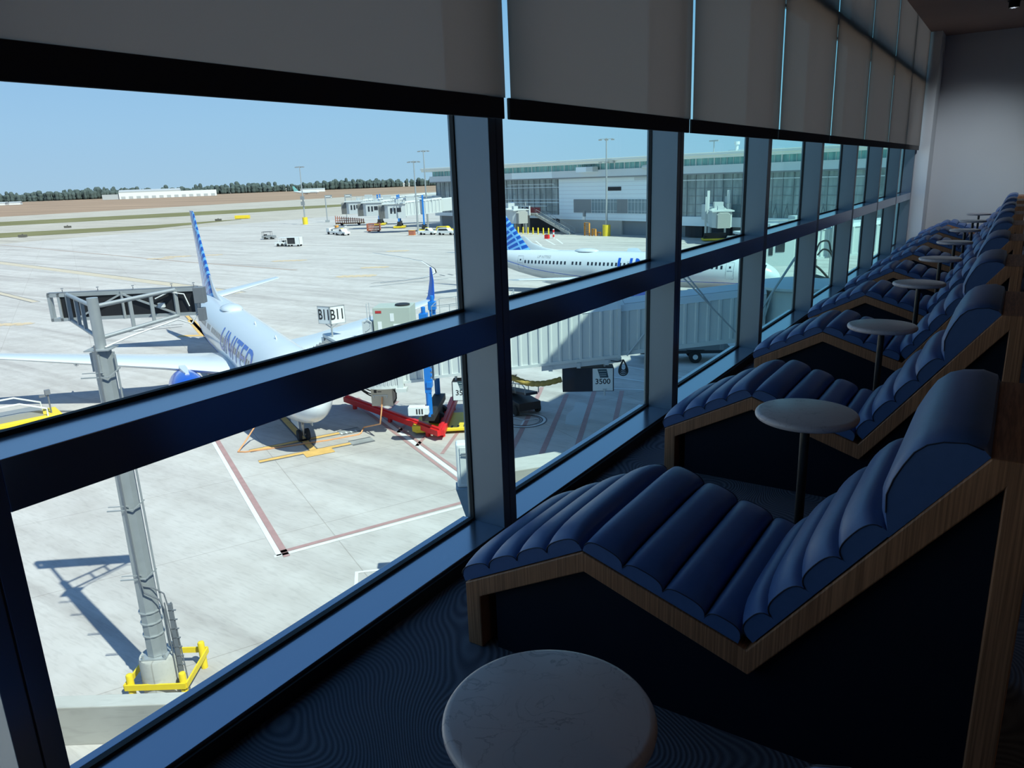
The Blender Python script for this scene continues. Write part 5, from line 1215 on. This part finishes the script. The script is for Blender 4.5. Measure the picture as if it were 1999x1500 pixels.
# yellow guard rails round the footing
t = thing('guard_rail', 'bright yellow guard rails and four posts round the concrete footing of the display post', 'guard rail', (-19.68, 10.2, G), math.radians(40))
C = [(-.82, -.66), (.70, -.82), (.82, .66), (-.66, .82)]
for x, y in C: MB().lathe([(.10, 0), (.10, .86), (.085, .9), (.02, .92)], 20, 0, (x, y, 0)).build('post', M_yel, t, smooth=40)
for i in range(4):
    a, b_ = C[i], C[(i+1) % 4]; a = Vector((*a, .55)); b_ = Vector((*b_, .55)); d = (b_-a).normalized(); n_ = Vector((d.y, -d.x, 0))*.13
    MB().bar(tuple(a+n_-d*.12), tuple(b_+n_+d*.12), .05, .18).build('rail', M_yel, t)
# boxed display seen from behind at the next mullion
t = thing('display_cabinet', 'white boxed display cabinet with grey funnel base on a pole beside the mullion', 'display', (-13.6, 17.95, -0.72), math.radians(38))
MB().box((-.62, 0, -7.35), (1.0, .45, -5.85)).build('cabinet', M_sgn, t, bevel=.06)
MB().box((-.5, -.03, -7.2), (.9, 0, -5.97)).build('back_panel', M_bw, t)
M_fun = mat('funnel_blue_grey', (.23, .30, .36), .5)
m = MB(); m.loft([[(-.68, -.12, -7.35), (1.05, -.12, -7.35), (1.05, .5, -7.35), (-.68, .5, -7.35)], [(-.35, -.1, -8.55), (.7, -.1, -8.55), (.7, .35, -8.55), (-.35, .35, -8.55)]]); m.build('funnel', M_fun, t)
MB().box((-.22, -.19, -8.3), (.12, -.10, -7.75)).build('vent', M_gbox, t)
MB().cyl((.2, -.25, -12.08), (.2, -.25, -6.0), .16, n=20).build('pole', M_galv, t, smooth=40)
MB().bar((-.45, -.06, -6.15), (.1, -.12, -6.12), .03, .03).bar((-.45, -.06, -6.23), (.1, -.12, -6.2), .03, .03).build('bracket', M_galv, t)
MB().tube([(.1, -.1, -8.5), (-.02, -.15, -8.9), (.15, -.2, -9.2), (.4, -.2, -9.1)], .02, 6).tube([(.2, -.1, -8.5), (.1, -.15, -8.8), (.25, -.2, -9.0), (.5, -.2, -8.9)], .02, 6).build('cable', M_cab, t, smooth=60)

# ---------------------------------------------------------------- vehicles
M_vw = mat('vehicle_white', (.74, .74, .72), .35, var=.03)
M_vg = mat('vehicle_window', (.03, .035, .04), .15)
def car(label, p, rz, kind='suv', body=None, L=5.0):
    t = thing('service_vehicle', label, 'vehicle', (p[0], p[1], G), rz); body = body or M_vw; w = .95
    pr = {'suv': [(-L/2, .45), (-L/2, 1.15), (-L/2+.35, 1.85), (L/2-2.1, 1.88), (L/2-1.45, 1.2), (L/2-.1, 1.05), (L/2, .45)],
          'pickup': [(-L/2, .45), (-L/2, 1.1), (-.35, 1.1), (-.3, 1.82), (L/2-1.75, 1.82), (L/2-1.25, 1.15), (L/2-.1, 1.02), (L/2, .45)],
          'tractor': [(-L/2, .35), (-L/2, 1.0), (-L/2+.9, 1.0), (-L/2+1.0, 1.1), (L/2-.1, 1.0), (L/2, .35)]}[kind]
    b_ = MB().prism(pr, -w, w).build('body', body, t, bevel=.05)
    if kind != 'tractor':
        x0 = -L/2+.5 if kind == 'suv' else -.2
        MB().prism([(x0, 1.2), (x0+.1, 1.72), (L/2-2.1, 1.72), (L/2-1.65, 1.22)], -w-.01, w+.01).build('window', M_vg, b_)
        MB().box((-.4 if kind == 'pickup' else .2, -.5, 1.86), (.1 if kind == 'pickup' else .5, .5, 1.98)).build('beacon', M_yel, b_)
    else:
        m = MB()
        for x in (-L/2+.2, L/2-1.1):
            for y in (-w+.1, w-.1): m.cyl((x, y, 1.0), (x, y, 2.0), .04, n=6)
        m.box((-L/2+.1, -w, 2.0), (L/2-1.0, w, 2.08)); m.build('canopy', M_blk if body is not M_vw else M_vw, t)
        MB().box((-L/2+.5, -.6, 1.0), (-L/2+1.1, .6, 1.35)).build('seat', M_blk, t)
    for x in (-L/2+.95, L/2-.95):
        for s in (-1, 1): MB().cyl((x, s*(w-.2), .36), (x, s*(w+.03), .36), .36, n=16).build('wheel', M_tyre, t, smooth=40)
    return t
car('dark open utility cart driving on the apron, left of the white baggage cart', (-173.6, 139.3), math.radians(35), 'tractor', M_tdk, 3.6)
car('white baggage tractor pulling the box cart on the open apron', (-149.6, 123.6), math.radians(203), 'tractor', M_vw, 3.0)
t = thing('baggage_cart', 'white covered baggage cart with dark open side behind the tractor', 'cart', (-145.6, 124.2, G), math.radians(23))
MB().box((-1.7, -.85, .45), (1.7, .85, .6)).box((-1.7, -.85, 2.1), (1.7, .85, 2.2)).box((1.6, -.85, .6), (1.7, .85, 2.1)).box((-1.7, -.85, .6), (-1.6, .85, 2.1)).box((-1.7, .8, .6), (1.7, .85, 2.1)).box((.5, -.85, .6), (1.7, -.8, 2.1)).build('body', M_vw, t)
MB().box((-1.5, -.7, .62), (.5, .6, 2.0)).build('curtain', M_blk, t); MB().cyl((-1.7, 0, .5), (-2.9, 0, .5), .05).build('tow_bar', M_blk, t)
for x in (-1.2, 1.2):
    for y in (-.75, .75): MB().cyl((x, y-.08, .25), (x, y+.08, .25), .25, n=12).build('wheel', M_tyre, t)
car('white pickup parked by the belt loader below the distant bridges', (-160.5, 154.5), math.radians(-8), 'pickup')
t = thing('belt_loader', 'white belt loader with raised boom beside the distant white pickup', 'loader', (-166.0, 157.0, G), math.radians(-6))
MB().box((-3.0, -.9, .5), (3.0, .9, 1.0)).box((-3.0, -.9, 1.0), (-1.6, .9, 1.8)).build('chassis', M_vw, t, bevel=.05); MB().bar((-3.6, 0, 1.1), (5.0, 0, 2.4), .8, .25).build('boom', M_bg, t); MB().box((.5, -.4, 1.8), (1.3, .4, 2.6)).build('beacon_box', M_orr, t)
for x in (-2, 2):
    for y in (-.9, .9): MB().cyl((x, y-.12, .4), (x, y+.12, .4), .4, n=12).build('wheel', M_tyre, t)
t = thing('cage_trolley', 'faded red cage trolley standing on the apron before the distant bridges', 'trolley', (-160.6, 167.5, G), math.radians(30))
M_fred = mat('faded_red_steel', (.45, .15, .09), .7, var=.15)
MB().box((-1.9, -1.0, .3), (1.9, 1.0, .5)).build('deck', M_fred, t)
m = MB()
for k in range(9):
    for y in (-1, 1): m.cbox((-1.85+k*.46, y, 1.4), (.16, .08, 2.0))
for z in (1.0, 1.7, 2.4):
    for y in (-1, 1): m.cbox((0, y, z), (3.8, .08, .14))
m.box((-1.9, -.9, .5), (-1.8, .9, 2.4)).box((1.8, -.9, .5), (1.9, .9, 2.4)); m.build('cage', M_fred, t)
for x in (-1.4, 1.4):
    for y in (-.8, .8): MB().cyl((x, y-.08, .2), (x, y+.08, .2), .2, n=10).build('wheel', M_tyre, t)
t = thing('cage_trolley', 'rusty red and yellow stair trolley under the leftmost distant bridge', 'trolley', (-196.5, 193.5, G), math.radians(35))
m = MB()
for k in range(14): m.bar((-5+k*.75, -.8, .4), (-5+k*.75, -.8, 3.4-.1*k), .2, .2)
for z in (.9, 1.8, 2.6): m.bar((-5, -.8, z), (5, -.8, z*.7), .12, .2)
m.build('frame', M_fred, t); MB().box((-5, -.6, .5), (5, .9, .8)).build('deck', M_yel, t)
for x in (-3, 3): MB().cyl((x, -.9, .4), (x, .9, .4), .4, n=12).build('wheel', M_tyre, t)
t = thing('crate', 'small orange crate on the apron below the right-hand distant bridge', 'crate', (-137.7, 158.3, G), .3)
MB().box((-.8, -.6, .1), (.8, .6, 1.2)).build('body', M_fred, t, bevel=.03); MB().box((-.85, -.65, 0), (.85, .65, .1)).box((-.85, -.65, 1.2), (.85, .65, 1.3)).build('rim', M_orr, t)
car('white utility van parked at the foot of the twin masts, nearest the mullion', (-127.3, 160.4), math.radians(8), 'suv', None, 5.2)
car('white service truck beside the white utility van below the twin masts', (-133.6, 160.0), math.radians(12), 'pickup', None, 5.0)
car('yellow service truck behind the two white ones below the twin masts', (-132.0, 166.0), math.radians(12), 'suv', M_yel, 5.4)
car('small white tractor beside the four-post bridge before the terminal', (-47.5, 157.0), math.radians(160), 'tractor', M_vw, 3.4)
# trailer in the shade under the inner tunnel
t = thing('flat_trailer', 'dark flat trailer with white side rail in the shade under the bridge tunnel', 'trailer', (-20.6, 55.2, G), math.radians(28))
MB().box((-3.6, -1.1, .75), (3.4, 1.1, 1.0)).build('deck', M_cab, t, bevel=.02); MB().box((-3.6, -1.16, .62), (-.3, -1.1, .74)).box((-3.6, -1.16, 1.0), (-1.0, -1.1, 1.06)).build('side_rail', M_sgn, t)
for x in (.6,):
    for y in (-1.0, 1.0):
        w_ = MB().cyl((x, y-.16, .48), (x, y+.16, .48), .48, n=24).build('wheel', M_tyre, t, smooth=40); MB().cyl((x, y-.175, .48), (x, y+.175, .48), .2, n=16).build('hub', M_sgn, w_)
        MB().box((x-.65, y-.2, 1.0), (x+.65, y+.2, 1.08)).build('mudguard', M_cab, t)
MB().cbox((2.6, -1.0, 1.35), (.28, .2, .7)).build('lamp_post', M_tdk, t); MB().cyl((3.4, 0, .8), (5.2, 0, .6), .06).build('tow_bar', M_cab, t)
t = thing('wheel_guard', 'red guard beam on the ground under the nose of the second airliner', 'guard', (-27.5, 80.5, G), math.radians(35))
MB().bar((-6, 0, .5), (3.0, 0, .5), .5, .4).build('beam', M_red, t); MB().bar((-6, 0, .78), (3.0, 0, .78), .2, .16).build('top_rail', M_red, t)
for x in (-5, -1.5, 2): MB().cbox((x, 0, .15), (.25, .3, .3)).build('foot', M_red, t)
# yellow equipment dolly at the left edge
t = thing('equipment_dolly', 'yellow equipment dolly with white hoop rails at the left edge, above the dark rail', 'dolly', (-52.0, 20.3, G), math.radians(75))
MB().box((-2.4, -1.1, .35), (2.4, 1.1, .6)).build('deck', M_yel, t, bevel=.03); MB().box((-1.5, -.7, .6), (1.4, .7, 1.0)).build('load', M_tdk, t)
for y in (-1.0, 1.0): MB().tube([(-2.3, y, .6), (-2.3, y, 1.5), (-1.9, y, 1.7), (.2, y, 1.7), (1.6, y, 1.1), (1.6, y, .6)], .06, 6).build('hoop_rail', M_sgn, t, smooth=60)
MB().cyl((1.9, -.4, .6), (1.9, -.4, 1.9), .05).cbox((1.9, -.4, 2.0), (.3, .3, .3)).cbox((1.6, -.4, 1.8), (.4, .15, .15)).build('lamp', M_gbox, t)
for x in (-1.6, 1.6):
    for y in (-.9, .9): MB().cyl((x, y-.12, .3), (x, y+.12, .3), .3, n=14).build('wheel', M_tyre, t)
MB().bar((2.4, .2, .45), (3.8, -.4, .25), .1, .1).build('tow_bar', M_gbox, t)
# hanging loops by the bridge of the second airliner
o = MB().tube(hosepts([(-17.6, 85.2, -7.2), (-17.3, 85.4, -6.3), (-16.6, 85.9, -6.2), (-16.3, 86.1, -7.2), (-16.0, 86.3, -8.1), (-15.6, 86.6, -8.6)], 30), .10, 6).tube(hosepts([(-17.4, 85.0, -7.6), (-16.9, 85.4, -7.0), (-16.2, 85.8, -7.5), (-15.6, 86.2, -9.5), (-14.6, 86.9, -11.5)], 24), .10, 6).tube(hosepts([(-18.4, 84.4, -8.2), (-17.2, 85.2, -9.0), (-15.6, 86.2, -11.0), (-14.2, 87.2, -12.7)], 20), .12, 6).build('hanging_hose', M_cab, smooth=60)
tag(o, 'dark hose loops hanging before the far bridge, in the fifth window', 'hose')
